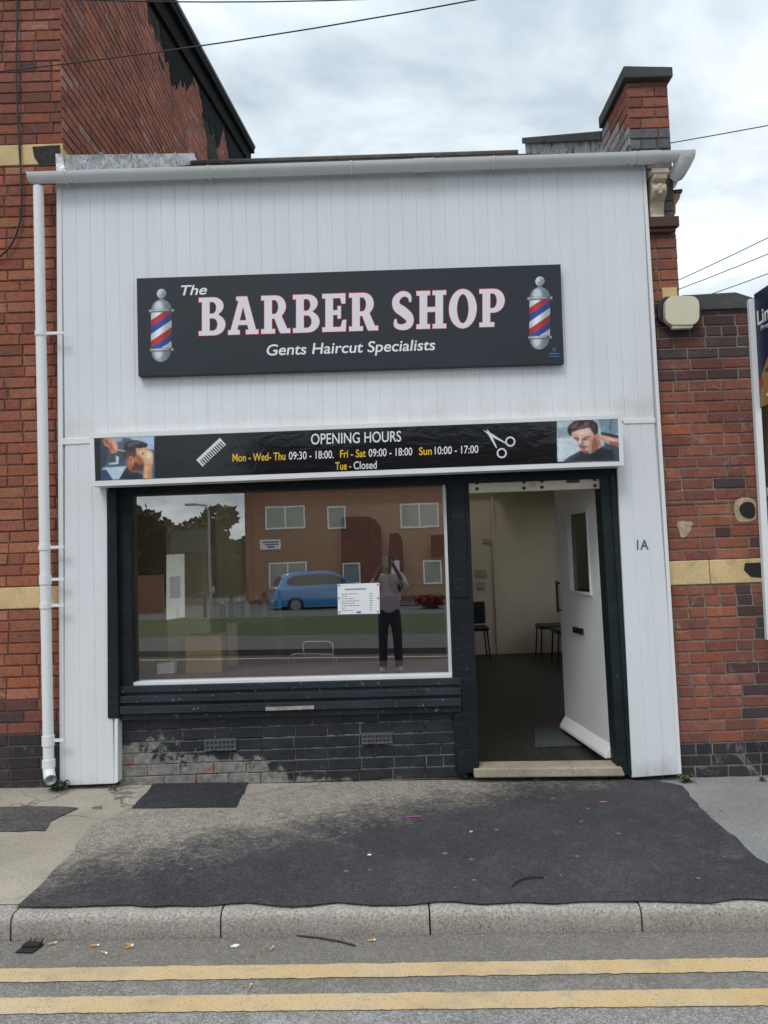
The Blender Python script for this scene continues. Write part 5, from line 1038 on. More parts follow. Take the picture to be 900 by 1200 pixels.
cv = thing('wall_camera', P(281, 590, 2.5), 'round grey security camera hanging from the shop ceiling', 'camera'); c = P(279, 589, 2.5); mb = MB(); mb.lathe([(.001, -.045), (.028, -.035), (.045, 0), (.028, .035), (.001, .045)], c, 14); obj('camera_dome', mb, simple('grey_dome', (.10, .11, .12), .3, .1), cv, smooth=60)
mb = MB(); mb.tube([c + V((.04, 0, 0)), c + V((.08, 0, 0)), V((c.x + .08, c.y, CZ))], .01, 8); obj('stem', mb, simple('grey_stem', (.2, .2, .2), .4), cv)
# =================================================================== SMALL THINGS ON THE GROUND
def litter(name, px, py, dz, pts, h, mat, label, cat, group=None, rz=0.0):
    o = G(px, py, dz); mb = MB(); c_, s_ = math.cos(rz), math.sin(rz); mb.prism([o + V((x * c_ - y * s_, x * s_ + y * c_, 0)) for x, y in pts], (0, 0, h)); return obj(name, mb, mat, None, label, cat, group, bevel=.001)
cap_t = thing('plastic_scrap', G(35, 1112, ROAD), 'flattened black plastic scrap in the gutter at the kerb', 'plastic scrap'); mb = MB(); o = G(35, 1112, ROAD + .002)
mb.prism([o + V(x) for x in ((-.048, -.035, 0), (.03, -.04, 0), (.048, .03, .0), (-.03, .036, 0))], (0, 0, .008)); mb.prism([o + V(x) for x in ((-.038, 0, .009), (.037, -.003, .009), (.046, .03, .012), (-.03, .035, .012))], (0, 0, .006)); obj('body', mb, M_blackplastic, cap_t, bevel=.002)
for dx_ in (-.02, .0, .035): mb = MB(); mb.tube([o + V((dx_, .03, .012)), o + V((dx_ + .004, .05, .02))], .004, 6); obj('prong', mb, M_blackplastic, cap_t)
BT = [(60, 1106, .5, 'beside the black plastic scrap'), (110, 1108, .1, 'lying alone left of the pair'), (121, 1116, -.5, 'crushed, a little nearer the yellow line'), (150, 1110, .6, 'front one of a crossed pair at the kerb foot'), (151, 1107, -.3, 'back one of a crossed pair at the kerb foot'), (293, 1157, 1.4, 'between the two yellow lines'), (434, 1102, .2, 'white, close to the kerb right of the stick'), (318, 1112, 1.2, 'broken, below the kerb joint')]
proto = None
for px, py, rz, lb in BT:
    c = G(px, py, ROAD + .006); lab = 'cigarette butt ' + lb
    if proto is None:
        proto = thing('cigarette_butt', c, lab, 'cigarette butt', 'cigarette butts in the road gutter'); mb = MB(); mb.tube([c + V((-.013, 0, 0)), c + V((.013, .001, 0))], .0052, 8); obj('filter', mb, simple('butt_tan', (.50, .28, .12), .8, .2, 60), proto)
        mb = MB(); mb.tube([c + V((.0132, .001, 0)), c + V((.022, .003, -.001))], .0046, 8); obj('paper_end', mb, M_paper, proto); proto.rotation_euler = (0, 0, rz)
    else: copy_tree(proto, None, c, lab, rz)
litter('paper_scrap', 275, 1109, ROAD + .003, [(-.018, -.008), (.01, -.012), (.022, .004), (.0, .012)], .006, M_paper, 'crumpled white paper scrap at the kerb below the second joint', 'paper scrap')
litter('tissue_scrap', 433, 1002, .012, [(-.012, -.006), (.008, -.008), (.012, .004), (-.006, .008)], .004, M_paper, 'white tissue speck left of centre on the dark tarmac', 'paper scrap')
litter('pebble', 552, 975, .012, [(-.012, -.006), (.004, -.01), (.013, .003), (-.004, .009)], .006, simple('pale_pebble', (.45, .45, .45), .8), 'pale pebble on the dark tarmac below the doorway', 'pebble')
litter('pink_wrapper', 485, 957, .012, [(-.05, -.003), (.05, -.004), (.052, .004), (-.05, .006)], .003, ink((170, 90, 160)), 'thin pink wrapper strip on the tarmac left of the door', 'wrapper')
litter('pink_wrapper', 707, 940, .012, [(-.02, -.006), (.022, -.006), (.024, .008), (-.02, .008)], .004, ink((190, 110, 150)), 'small pink wrapper on the tarmac below the open door', 'wrapper')
litter('dead_leaf', 628, 914, .012, [(-.02, -.004), (.0, -.012), (.024, .0), (.004, .012)], .005, simple('dead_leaf', (.24, .14, .06), .8), 'brown dead leaf on the tarmac in front of the doorstep', 'leaf')
litter('dead_leaf', 770, 1041, .003, [(-.02, -.006), (.01, -.012), (.024, .002), (.0, .012)], .004, simple('dry_leaf', (.30, .22, .1), .8), 'pale dry leaf near the kerb on the right', 'leaf') if False else None
mb = MB(); mb.tube([G(x, y, .017) for x, y in cr([(601, 1038), (607, 1032), (620, 1028), (637, 1027.5)], 5, False)], .0045, 6); obj('twig', mb, M_cable, None, 'short bent black twig lying on the dark tarmac near the kerb', 'twig')
mb = MB(); mb.tube([G(x, y, ROAD + .006) for x, y in ((347, 1096), (375, 1099), (398, 1103), (416, 1108))], .004, 6); obj('thin_stick', mb, M_cable, None, 'long thin black stick in the gutter at the kerb foot', 'stick')
def weed(px, py, dz, n, s, label):
    c = G(px, py, dz); c = V((c.x, min(c.y, -.085), gz(c.x) + .003)); mb = MB(); rg = random.Random(px)
    for i in range(n):
        a = rg.uniform(0, 6.28); l = s * rg.uniform(.4, 1); u = V((math.cos(a), math.sin(a) * .6 - .3, 0)); side = V((-u.y, u.x, 0)).normalized(); h = rg.uniform(.2, 1) * s; b0 = c + u * l * .15
        w0 = l * .28; p1_ = b0 + u * l * .5 + V((0, 0, h)); p2_ = b0 + u * l + V((0, 0, h * .75))
        mb.add([b0, p1_ + side * w0, p2_, p1_ - side * w0], [[0, 1, 2, 3]])
    obj('weed_plant', mb, M_leaf, None, label, 'weed')
weed(83, 918, .0, 40, .075, 'green leafy weed at the foot of the white left pier'); weed(790, 907, .0, 34, .06, 'dry weed tuft at the foot of the white right pier'); weed(897, 900, .0, 22, .06, 'small bright weed at the base of the yard wall'); weed(143, 917, 0, 16, .035, 'tiny reddish weed in the corner of the painted brick riser'); weed(872, 903, 0, 14, .035, 'low weed in the crack under the yard wall')
rg = random.Random(77); mb = MB()
def stone(c, r_, mi):
    a0 = rg.uniform(0, 6.28); q = [c + V((math.cos(a0 + k * 1.2566) * r_ * rg.uniform(.6, 1.2), math.sin(a0 + k * 1.2566) * r_ * rg.uniform(.6, 1.2), 0)) for k in range(5)]
    mb.add(q + [c + V((0, 0, r_ * .7))], [[k, (k + 1) % 5, 5] for k in range(5)], mi)
for i in range(1500):
    x = rg.uniform(-2.9, 2.9); mi = rg.choice((0, 0, 1, 1, 2, 3)); r_ = rg.uniform(.0012, .0038)
    z = rg.random()
    if z < .45: y = kerb_y(x) - abs(rg.gauss(0, .05)) - .003; stone(V((x, y, gz(x) + ROAD)), r_, mi)
    elif z < .62: y = kerb_y(x) - rg.uniform(0, .6); stone(V((x, y, gz(x) + ROAD + .004)), r_, mi)
    elif z < .82: y = -.06 - abs(rg.gauss(0, .06)); stone(V((x, y, gz(x) + .010)), r_ * 1.2, mi)
    else: y = rg.uniform(kerb_y(x) + .16, -.1); stone(V((x, y, gz(x) + .0085)), r_, mi)
obj('grit', mb, [simple('grit_grey', (.25, .24, .22), .9), simple('grit_dark', (.05, .045, .04), .9), simple('grit_brown', (.20, .13, .07), .9), simple('grit_pale', (.5, .48, .45), .9)], kind='stuff')
mb = MB()
for i in range(26):
    x = rg.uniform(-1.9, 2.2); y = rg.uniform(kerb_y(x) + .2, -.3); r_ = rg.uniform(.008, .017); q = [ground_pt(x + math.cos(k * .7) * r_ * rg.uniform(.75, 1.15), y + math.sin(k * .7) * r_ * rg.uniform(.75, 1.15), .0092) for k in range(9)]; mb.add(q, [list(range(9))])
obj('chewing_gum', mb, simple('gum_grey', (.17, .165, .16), .8, .2, 30), kind='stuff')
# =================================================================== ACROSS THE ROAD (seen in the window)
M_pave2 = concrete('far_pavement', (.115, .105, .105), .15); FP = ROAD + .1
mb = MB(); mb.prism([ground_pt(-40, FK, FP), ground_pt(40, FK, FP), ground_pt(40, FK - 2.6, FP), ground_pt(-40, FK - 2.6, FP)], (0, 0, -.3)); obj('far_pavement', mb, M_pave2, kind='structure')
obj('yellow_line', sheet([(-30, FK + .45), (30, FK + .45), (30, FK + .55), (-30, FK + .55)], ROAD + .004), M_yellow, kind='structure', origin=(0, 0, 0))
vy = FK - 2.6
def gnd2(x, y): return -.1 - .012 * (vy - y)
mb = MB(); mb.add([(-60, vy, gnd2(0, vy) + .9), (60, vy, gnd2(0, vy) - .9 + .0), (60, -19.5, -.5), (-60, -19.5, -.2)], [[0, 3, 2, 1]]); mb.v = [V((x, y, gnd2(x, y) + gz(x) * .5)) for x, y in ((-60, vy), (60, vy), (60, -19.5), (-60, -19.5))]
m, t, b = base('verge_grass'); b.inputs['Roughness'].default_value = .9; t.links.new(ramp(t, nz(t, 1.2, 9, .7), [(.3, (.035, .055, .012)), (.7, (.075, .10, .028))]), b.inputs['Base Color']); bump(t, b, nz(t, 40, 6), 1, .05); M_grass = m
mb.f = [[3, 2, 1, 0]]; o = obj('grass_verge', mb, M_grass, kind='structure'); 
mb = MB(); mb.v = [V((x, y, gnd2(x, y) + gz(x) * .5)) for x, y in ((-60, -19.5), (60, -19.5), (60, -60), (-60, -60))]; mb.f = [[3, 2, 1, 0]]; mb.m = [0]; mb.c = [None]; obj('drive', mb, tarmac('drive_tarmac', (.10, .10, .10), (.14, .135, .13)), kind='structure')
HYr = -30.5
def hz(px): return RF(px, 714, HYr).z
M_far_brick = MATS.get('far'); m, t, b = base('far_brick'); b.inputs['Roughness'].default_value = .9
bt = t.nodes.new('ShaderNodeTexBrick'); bt.inputs['Scale'].default_value = 1; bt.inputs['Brick Width'].default_value = .23; bt.inputs['Row Height'].default_value = .08; bt.inputs['Mortar Size'].default_value = .006
bt.inputs['Color1'].default_value = (.30, .085, .05, 1); bt.inputs['Color2'].default_value = (.20, .06, .04, 1); bt.inputs['Mortar'].default_value = (.26, .2, .16, 1)
s1 = t.nodes.new('ShaderNodeTexCoord'); s2 = t.nodes.new('ShaderNodeSeparateXYZ'); s3 = t.nodes.new('ShaderNodeCombineXYZ'); t.links.new(s1.outputs['Object'], s2.inputs[0]); t.links.new(s2.outputs['X'], s3.inputs[0]); t.links.new(s2.outputs['Z'], s3.inputs[1]); t.links.new(s3.outputs[0], bt.inputs['Vector']); t.links.new(bt.outputs['Color'], b.inputs['Base Color']); M_far_brick = m
M_upvcf = simple('far_white_frame', (.88, .88, .88), .4, 0)
def house(xa, xb, label, wins, doors):
    h = thing('terraced_house', ((xa + xb) / 2, HYr, gnd2(0, HYr)), label, 'house', 'houses across the road'); zg = -.9; ze = 5.6
    mb = MB(); mb.box(xa, xb, HYr - 7, HYr, zg, ze); obj('wall', mb, M_far_brick, h)
    mb = MB(); mb.prism([(xa - .1, HYr + .35, ze + .005), (xa - .1, HYr - 7.3, ze + .005), (xa - .1, HYr - 3.5, ze + 2.4)], (xb - xa + .15, 0, 0)); obj('roof', mb, simple('brown_tile', (.09, .05, .035), .85, .2, 5), h)
    for (x0, y0, x1, y1, nn_) in wins:
        a = RF(x0, y0, HYr); b_ = RF(x1, y1, HYr); mb = MB(); fr = .07; z1, z0 = a.z, b_.z; xs_ = [a.x + (b_.x - a.x) * i / nn_ for i in range(nn_ + 1)]
        mb.box(a.x, b_.x, HYr + .004, HYr + .06, z1 - fr, z1); mb.box(a.x, b_.x, HYr + .004, HYr + .06, z0, z0 + fr)
        for i, x in enumerate(xs_): x = x + (fr / 2 if i == 0 else -fr / 2 if i == nn_ else 0); mb.box(x - fr / 2, x + fr / 2, HYr + .006, HYr + .058, z0 + fr, z1 - fr)
        f = obj('window', mb, M_upvcf, h); mb = MB(); mb.box(a.x + fr, b_.x - fr, HYr + .01, HYr + .02, z0 + fr, z1 - fr); obj('pane', mb, M_winglass, f)
        mb = MB(); mb.box(a.x + fr, a.x + (b_.x - a.x) * .45, HYr + .003, HYr + .0095, z0 + fr, z1 - fr); obj('curtain', mb, simple('pale_curtain', (.35, .38, .36), .8), f) if False else None
    for (x0, y0, x1, y1) in doors:
        a = RF(x0, y0, HYr); b_ = RF(x1, y1, HYr); mb = MB(); mb.box(a.x, b_.x, HYr + .004, HYr + .06, b_.z, a.z); dd = obj('door', mb, M_upvcf, h); mb = MB(); mb.box(b_.x - .2, b_.x - .1, HYr + .062, HYr + .1, (a.z + b_.z) / 2 - .06, (a.z + b_.z) / 2); obj('handle', mb, M_chrome, dd)
xA = RF(287, 600, HYr).x; xM = RF(432, 600, HYr).x; xB = RF(560, 600, HYr).x + 4.5
house(xA, xM - .01, 'red brick terraced house behind the blue car, reflected in the window', [(311, 594, 358, 619.5, 2), (383, 594, 405.5, 619.5, 1), (315, 659, 360, 690, 2), (401, 660, 423, 684, 1)], [])
house(xM, xB, 'red brick terraced house with white door behind the person, reflected in the window', [(468.5, 591, 514.5, 617.5, 2), (495.5, 657, 518, 683.5, 1)], [(454, 657, 470.5, 712)])
mb = MB(); a, b_ = RF(305, 633, HYr + .03), RF(329, 643.5, HYr + .03); mb.box(a.x, b_.x, HYr + .01, HYr + .05, b_.z, a.z); wsn = thing('wall_sign', (a.x, HYr, a.z), 'small white sign with blue lettering on the brick house wall across the road', 'sign'); obj('board', mb, M_paper, wsn)
mb = MB(); 
for i, (u0_, u1_) in enumerate(((.1, .9), (.25, .9), (.35, .7))): z = a.z - (a.z - b_.z) * (.25 + .25 * i); mb.box(a.x + (b_.x - a.x) * u0_, a.x + (b_.x - a.x) * u1_, HYr + .0505, HYr + .054, z - .035, z + .035)
obj('lettering', mb, ink((30, 50, 110)), wsn)
a, b_ = RF(200, 623, -20), RF(243, 646, -20); gb_ = thing('notice_board', ((a.x + b_.x) / 2, -20, -.4), 'dark green board on two posts beside the trees across the road', 'notice board'); mb = MB(); mb.box(a.x, b_.x, -20.1, -20, b_.z, a.z); obj('board', mb, simple('dark_green_board', (.012, .05, .042), .5, .3, 2), gb_, bevel=.01)
for x in (a.x + .15, b_.x - .15): mb = MB(); mb.box(x - .05, x + .05, -20.2, -20.103, -.6, a.z + .15); obj('post', mb, M_blackplastic, gb_)
# garden fence and red shrub
xf0, xf1 = RF(430, 700, -24).x, RF(600, 700, -24).x
fn_ = thing('railing_fence', ((xf0 + xf1) / 2, -24, -.3), 'low dark railing fence in front of the house with the white door', 'fence'); zf = -.35; mb = MB(); mb.box(xf0, xf1, -24.03, -24, zf + .9, zf + .94); mb.box(xf0, xf1, -24.03, -24, zf + .12, zf + .16); obj('rail', mb, M_blackplastic, fn_)
mb = MB(); k_ = int((xf1 - xf0) / .13)
for i in range(k_): x = xf0 + i * .13; mb.box(x, x + .018, -24.025, -24.007, zf + .162, zf + .898)
obj('bars', mb, M_blackplastic, fn_)
def leafy(name, c, rx, ry, rz_, n, s, mat, label, cat, trunk=None, group=None, seed=1):
    rg = random.Random(seed); t_ = thing(name, (c.x, c.y, trunk[2] if trunk else c.z - rz_), label, cat, group); mb = MB(); cl = [(V((rg.gauss(0, .45), rg.gauss(0, .45), rg.gauss(0, .45))), rg.uniform(.3, .55)) for _ in range(14)]
    for i in range(n):
        q, r_ = rg.choice(cl); d = V((rg.gauss(0, 1), rg.gauss(0, 1), rg.gauss(0, 1))).normalized() * r_ * rg.uniform(.6, 1.05); p_ = q + d; p_ = V((c.x + p_.x * rx, c.y + p_.y * ry, c.z + p_.z * rz_))
        u = V((rg.gauss(0, 1), rg.gauss(0, 1), rg.gauss(0, 1))).normalized(); v = u.orthogonal().normalized(); sc_ = s * rg.uniform(.6, 1.3); mb.add([p_ - u * sc_, p_ + v * sc_ * .6, p_ + u * sc_, p_ - v * sc_ * .6], [[0, 1, 2, 3]])
    obj('crown', mb, mat, t_)
    if trunk:
        mb = MB(); x, y, z = trunk; mb.tube([(x, y, z), (x + .1, y, z + (c.z - z) * .5), (c.x, c.y, c.z)], .28, 8, r2=.1)
        for k in range(5): a = rg.uniform(0, 6.28); mb.tube([(x + .05, y, z + (c.z - z) * (.5 + .1 * k)), (c.x + math.cos(a) * rx * .5, c.y + math.sin(a) * ry * .5, c.z + rz_ * rg.uniform(-.1, .5))], .1, 6, r2=.03)
        obj('trunk', mb, simple('bark', (.06, .045, .03), .9, .3, 8), t_)
M_tree = simple('tree_leaf', (.030, .050, .014), .7, .45, .5); M_tree2 = simple('tree_leaf_b', (.045, .065, .02), .7, .4, .5)
for i, (px, py, yr, rx, rz_, lb) in enumerate(((163, 648, -36, 3.6, 2.5, 'large dark tree at the left edge of the window reflection'), (212, 658, -42, 3.4, 2.2, 'dark rounded tree behind the white column reflection'), (243, 664, -50, 3.6, 2.0, 'mid green tree left of the reflected houses'), (274, 660, -48, 2.0, 2.3, 'smaller dark tree closest to the reflected house end'), (115, 640, -30, 4.0, 2.6, 'tree beyond the left side of the window reflection'))):
    c = RF(px, py, yr); leafy('broadleaf_tree', c, rx, rx, rz_, 5200, .26, M_tree if i % 2 == 0 else M_tree2, lb, 'tree', (c.x, c.y, -.7), 'trees across the road', i + 3)
c = RF(502, 706, -22.5); leafy('red_shrub', V((c.x, c.y, c.z)), .5, .45, .38, 1500, .07, simple('red_leaf', (.26, .035, .02), .7, .3, 2), 'rounded red leaved shrub in the front garden across the road', 'shrub', None, None, 9)
c = RF(480, 640, -28); 
# street lamp across the road
lp = RF(247, 700, -26); lt0 = RF(238, 592, -26); sl_ = thing('street_lamp', (lp.x, -26, -.35), 'tall grey street lamp between the trees across the road', 'street lamp'); mb = MB(); mb.tube([(lp.x, -26, -.4), (lp.x - .02, -26, lt0.z - .3), (lp.x - .15, -26, lt0.z), (lp.x - .6, -26, lt0.z + .05)], .06, 8, r2=.04); obj('pole', mb, simple('galvanised', (.35, .36, .37), .5), sl_, smooth=50)
mb = MB(); mb.box(lp.x - 1.0, lp.x - .55, -26.1, -25.9, lt0.z, lt0.z + .1); obj('lamp_head', mb, simple('lamp_grey', (.4, .4, .4), .4), sl_, bevel=.03)
# long low brick wall at the left across the road
a, b_ = RF(155, 675, -24), RF(190, 702, -24); mb = MB(); mb.box(-16, b_.x, -24.3, -24, -.7, a.z); obj('garden_wall', mb, M_far_brick, None, 'low red brick garden wall at the left across the road', 'wall')
# ---- blue car
def car(c, rz):
    t_ = thing('parked_car', c, 'bright blue hatchback car parked across the road, reflected in the shop window', 'car'); L_ = 4.3
    side = [(-2.12, .40), (-2.15, .75), (-2.08, .98), (-1.95, 1.08), (-1.72, 1.46), (-1.45, 1.58), (-.6, 1.63), (.25, 1.57), (.95, 1.12), (1.55, 1.02), (2.0, .88), (2.15, .70), (2.15, .38), (1.72, .28), (-1.72, .28)]
    side = cr(side, 3)
    def loft(prof, wf, mb, mi=0):
        n_ = len(prof); st_ = [-1, -.96, -.85, 0, .85, .96, 1]; vs = []
        for s_ in st_:
            k_ = abs(s_)
            for x, z in prof:
                wid = .90 - max(0, z - .95) * .34; sh_ = 1 - (.05 if k_ == 1 else .015 if k_ > .9 else 0)
                vs.append(c + V((x * sh_, s_ * wid * wf, .28 + (z - .28) * (1 if k_ < .9 else .985))))
        fs = [[i * n_ + j, (i + 1) * n_ + j, (i + 1) * n_ + (j + 1) % n_, i * n_ + (j + 1) % n_] for i in range(len(st_) - 1) for j in range(n_)]
        fs += [[list(range(n_))[i] for i in f] for f in tessellate_polygon([[V((x, 0, z)) for x, z in prof]])] + [[i + (len(st_) - 1) * n_ for i in f[::-1]] for f in tessellate_polygon([[V((x, 0, z)) for x, z in prof]])]
        mb.add(vs, fs, mi)
    mb = MB(); loft(side, 1, mb); m, t, b = base('blue_car_paint'); b.inputs['Base Color'].default_value = (.035, .25, .58, 1); b.inputs['Roughness'].default_value = .25; b.inputs['Coat Weight'].default_value = .8
    bo_ = obj('body', mb, m, t_, smooth=35); bm0 = bmesh.new(); bm0.from_mesh(bo_.data); bmesh.ops.recalc_face_normals(bm0, faces=bm0.faces); bm0.to_mesh(bo_.data); bm0.free()
    dg_ = simple('car_glass', (.015, .018, .02), .05, 0, spec=.9)
    for s_ in (-1, 1):
        mb = MB(); mb.prism([c + V((x, s_ * (.897 - max(0, z - .95) * .34), z)) for x, z in cr([(-1.55, 1.12), (-1.45, 1.42), (-.6, 1.5), (.2, 1.45), (.72, 1.14), (-.4, 1.1)], 3)], (0, s_ * .012, 0)); obj('side_window', mb, dg_, t_)
        for x in (-1.32, 1.32):
            mb = MB(); cc_ = c + V((x, s_ * .80, .33)); w1 = [(.33, -.1), (.335, -.05), (.335, .05), (.33, .1)]; mb.lathe([(r_, h_) for r_, h_ in w1], cc_, 24, 'Y'); wh = obj('wheel', mb, simple('tyre', (.02, .02, .02), .8), t_, smooth=40)
            mb = MB(); mb.lathe([(.21, -.102), (.21, .102)], cc_, 20, 'Y'); obj('rim', mb, simple('alloy', (.35, .36, .38), .35, metal=.7), wh)
        mb = MB(); mb.box(c.x - 2.17, c.x - 1.98, c.y + s_ * .5, c.y + s_ * .84, c.z + .86, c.z + 1.0); obj('tail_light', mb, simple('tail_red', (.5, .02, .02), .2), t_, bevel=.02)
        mb = MB(); mb.box(c.x + 1.9, c.x + 2.14, c.y + s_ * .5, c.y + s_ * .82, c.z + .68, c.z + .82); obj('headlight', mb, simple('lamp_clear', (.6, .62, .65), .1), t_, bevel=.02)
    mb = MB(); mb.prism([c + V((-1.99, -.6, 1.12)), c + V((-1.99, .6, 1.12)), c + V((-1.77, .55, 1.44)), c + V((-1.77, -.55, 1.44))], (-.012, 0, .008)); obj('rear_window', mb, dg_, t_)
    t_.rotation_euler = (0, 0, rz)
c = RF(384, 716, -25); car(V((c.x - .1, -25.0, RF(360, 717, -25).z)), R(-16))
wk = thing('added_worktop', P(380, 760, 6.2), 'long dark worktop added along the back wall to darken the window view', 'worktop'); a = P(255, 700, 6.1); b_ = P(522, 700, 6.1); z_ = P(380, 703, 6.1).z  # added, not seen: dark worktop that deepens the lower part of the window
mb = MB(); mb.box(a.x, b_.x, 6.1, 6.59, z_ - .04, z_); obj('top', mb, simple('dark_worktop', (.03, .026, .024), .5, .2), wk)
mb = MB(); mb.box(a.x + .02, b_.x - .02, 6.16, 6.58, FZ, z_ - .042); obj('added_cupboard', mb, simple('dark_cupboard', (.025, .022, .02), .6, .2), wk)
# ---- the photographer, seen only in the window
def skin(name, pts, edges, mats, parent=None, sub=2, label=None, cat=None):
    """pts: name -> (xyz, radius); one continuous skinned surface"""
    keys = list(pts); me = bpy.data.meshes.new(name); og = wl(parent) if parent is not None else V((0, 0, 0))
    me.from_pydata([V(pts[k][0]) - og for k in keys], [(keys.index(a), keys.index(b_)) for a, b_ in edges], [])
    o = bpy.data.objects.new(name, me); COL.objects.link(o)
    md = o.modifiers.new('skin', 'SKIN'); md.use_smooth_shade = True
    if not me.skin_vertices: me.skin_vertices.new()
    for i, k in enumerate(keys):
        r_ = pts[k][1]; me.skin_vertices[0].data[i].radius = (r_, r_) if not isinstance(r_, tuple) else r_
    me.skin_vertices[0].data[0].use_root = True
    s_ = o.modifiers.new('sub', 'SUBSURF'); s_.levels = sub; s_.render_levels = sub
    dg = bpy.context.evaluated_depsgraph_get(); dg.update(); ev = o.evaluated_get(dg); nm = bpy.data.meshes.new_from_object(ev); bpy.data.objects.remove(o); nm.materials.clear(); nm.materials.append(mats); nm.name = name
    for p_ in nm.polygons: p_.use_smooth = True
    o = bpy.data.objects.new(name, nm); COL.objects.link(o); WORLD[o.name] = og
    if parent is not None: o.parent = parent
    return tag(o, label, cat)
PY = -6.02; pz = ROAD; pX = .03
person = thing('person', (pX, PY, pz), 'person in pale checked shirt and dark trousers holding up a phone, reflected in the window', 'person')
def S(x, y, z): return (pX + x, PY + y, pz + z)
M_skinm = simple('skin', (.28, .15, .09), .6, .08, 12)
pts = {'pelvis': (S(0, 0, .95), .115), 'waist': (S(0, 0, 1.10), .11), 'chest': (S(0, -.01, 1.30), .13), 'neckb': (S(0, -.01, 1.45), .06), 'neck': (S(0, .005, 1.51), .052), 'jaw': (S(0, .03, 1.575), .068), 'head': (S(0, .02, 1.65), .086), 'top': (S(0, .01, 1.71), .06)}
ed = [('pelvis', 'waist'), ('waist', 'chest'), ('chest', 'neckb'), ('neckb', 'neck'), ('neck', 'jaw'), ('jaw', 'head'), ('head', 'top')]
for s_, n_ in ((-1, 'l'), (1, 'r')):
    pts.update({n_ + 'sh': (S(.17 * s_, -.01, 1.42), .055), n_ + 'el': (S(.27 * s_, .10, 1.26), .042), n_ + 'wr': (S(.085 * s_, .32, 1.60), .028), n_ + 'pm': (S(.062 * s_, .375, 1.655), .03),
                n_ + 'hip': (S(.095 * s_, 0, .90), .085), n_ + 'kn': (S(.11 * s_, .02, .49), .056), n_ + 'an': (S(.12 * s_, -.01, .09), .04), n_ + 'toe': (S(.14 * s_, .14, .04), .035)})
    ed += [('chest', n_ + 'sh'), (n_ + 'sh', n_ + 'el'), (n_ + 'el', n_ + 'wr'), (n_ + 'wr', n_ + 'pm'), ('pelvis', n_ + 'hip'), (n_ + 'hip', n_ + 'kn'), (n_ + 'kn', n_ + 'an'), (n_ + 'an', n_ + 'toe')]
    for f_ in range(4):
        a = n_ + 'f%d' % f_; z = 1.675 - f_ * .018; l = (.9, 1, .95, .8)[f_]
        pts[a] = (S(.060 * s_, .40, z), .0085); pts[a + 'b'] = (S(.048 * s_, .40 + .032 * l, z + .004), .008); pts[a + 'c'] = (S(.028 * s_, .40 + .036 * l, z + .004), .007); ed += [(n_ + 'pm', a), (a, a + 'b'), (a + 'b', a + 'c')]
    pts[n_ + 't'] = (S(.05 * s_, .375, 1.70), .01); pts[n_ + 't2'] = (S(.028 * s_, .385, 1.705), .009); ed += [(n_ + 'pm', n_ + 't'), (n_ + 't', n_ + 't2')]
skin('body', pts, ed, M_skinm, person)
mb = MB(); hc = V(S(0, .02, 1.65)); mb.lathe([(.004, -.02), (.011, -.014), (.011, .008), (.006, .03)], hc + V((0, .088, -.01)), 8)
for s_ in (-1, 1): mb.lathe([(.001, -.012), (.011, -.006), (.013, 0), (.011, .006), (.001, .012)], hc + V((.03 * s_, .078, .015)), 8, mi=1)
for s_ in (-1, 1): mb.lathe([(.004, -.03), (.016, -.01), (.018, .014), (.006, .03)], hc + V((.086 * s_, .0, -.005)), 8)
mb.box(hc.x - .024, hc.x + .024, hc.y + .070, hc.y + .082, hc.z - .062, hc.z - .052, 2)
obj('face', mb, [M_skinm, simple('eye', (.05, .04, .04), .2, 0), simple('lips', (.2, .07, .06), .5, 0)], person, smooth=60)
mb = MB(); mb.lathe([(.098, -.02), (.102, .02), (.09, .06), (.055, .088), (.001, .097)], hc + V((0, -.018, .01)), 18); obj('hair', mb, simple('dark_hair', (.012, .009, .008), .7, .3, 40), person, smooth=60)
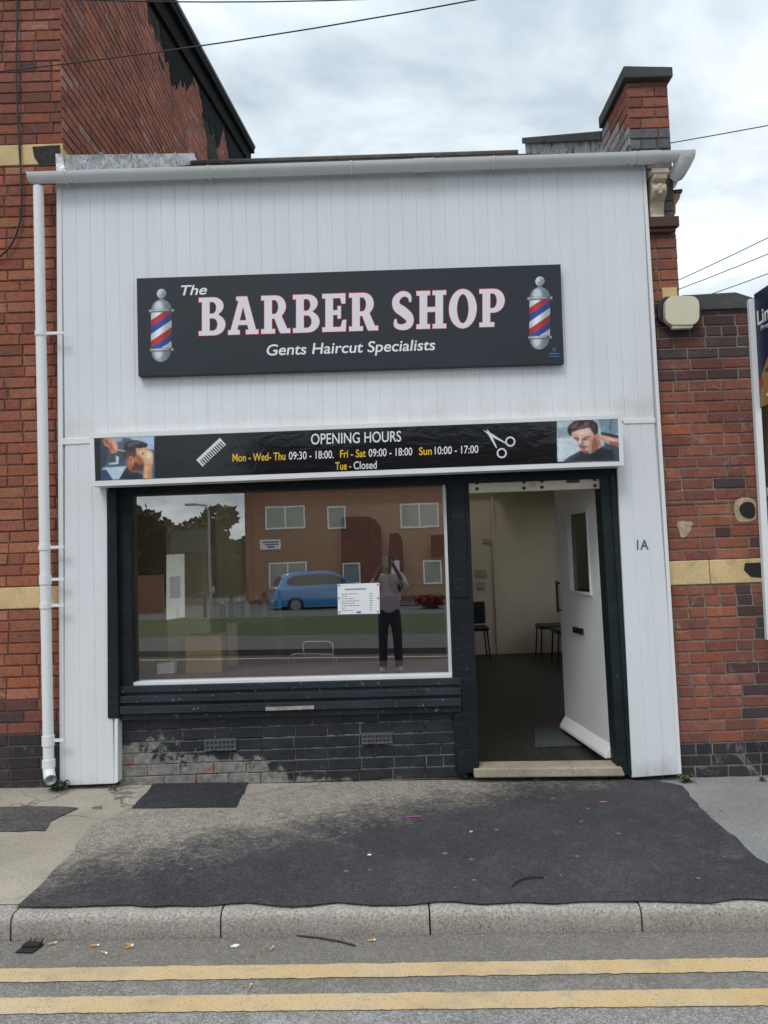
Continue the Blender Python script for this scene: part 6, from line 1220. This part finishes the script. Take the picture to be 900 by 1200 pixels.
m, t, b = base('checked_shirt'); b.inputs['Roughness'].default_value = .85; ck = t.nodes.new('ShaderNodeTexChecker'); ck.inputs['Scale'].default_value = 45; ck.inputs['Color1'].default_value = (.52, .42, .45, 1); ck.inputs['Color2'].default_value = (.36, .30, .34, 1); cc0 = t.nodes.new('ShaderNodeTexCoord'); t.links.new(cc0.outputs['Object'], ck.inputs['Vector']); t.links.new(ck.outputs['Color'], b.inputs['Base Color'])
pts = {'hem': (S(0, 0, .80), (.185, .14)), 'waist': (S(0, 0, 1.08), (.165, .125)), 'chest': (S(0, -.01, 1.30), (.165, .14)), 'top': (S(0, -.01, 1.455), (.085, .075))}; ed = [('hem', 'waist'), ('waist', 'chest'), ('chest', 'top')]
for s_, n_ in ((-1, 'l'), (1, 'r')):
    pts.update({n_ + 'sh': (S(.17 * s_, -.01, 1.42), .075), n_ + 'el': (S(.27 * s_, .10, 1.26), .06), n_ + 'fa': (S(.19 * s_, .2, 1.41), .047)}); ed += [('chest', n_ + 'sh'), (n_ + 'sh', n_ + 'el'), (n_ + 'el', n_ + 'fa')]
skin('shirt', pts, ed, m, person)
pts = {'w': (S(0, 0, 1.03), (.15, .115)), 'p': (S(0, 0, .88), (.14, .115))}; ed = [('w', 'p')]
for s_, n_ in ((-1, 'l'), (1, 'r')):
    pts.update({n_ + 'h': (S(.095 * s_, 0, .80), .098), n_ + 'k': (S(.11 * s_, .02, .49), .075), n_ + 'a': (S(.12 * s_, -.005, .045), .064)}); ed += [('p', n_ + 'h'), (n_ + 'h', n_ + 'k'), (n_ + 'k', n_ + 'a')]
skin('trousers', pts, ed, simple('navy_trousers', (.016, .018, .03), .85, .2, 20), person)
for s_ in (-1, 1):
    pts = {'heel': (S(.12 * s_, -.05, .045), .043), 'mid': (S(.13 * s_, .06, .045), .046), 'toe': (S(.145 * s_, .16, .038), .034)}; skin('shoe', pts, [('heel', 'mid'), ('mid', 'toe')], simple('pale_shoe', (.45, .42, .45), .7, .1, 20), person)
mb = MB(); mb.box(-.038, .038, -5.590, -5.582, 1.46, 1.622); mb.lathe([(.008, 0), (.008, .003)], (-.012, -5.581, 1.60), 10, 'Y', 1); ph = obj('smartphone', mb, [simple('phone_grey', (.30, .31, .30), .3, .05), M_ink], None, 'smartphone held up in front of the face of the person reflected in the window', 'phone', bevel=.003)
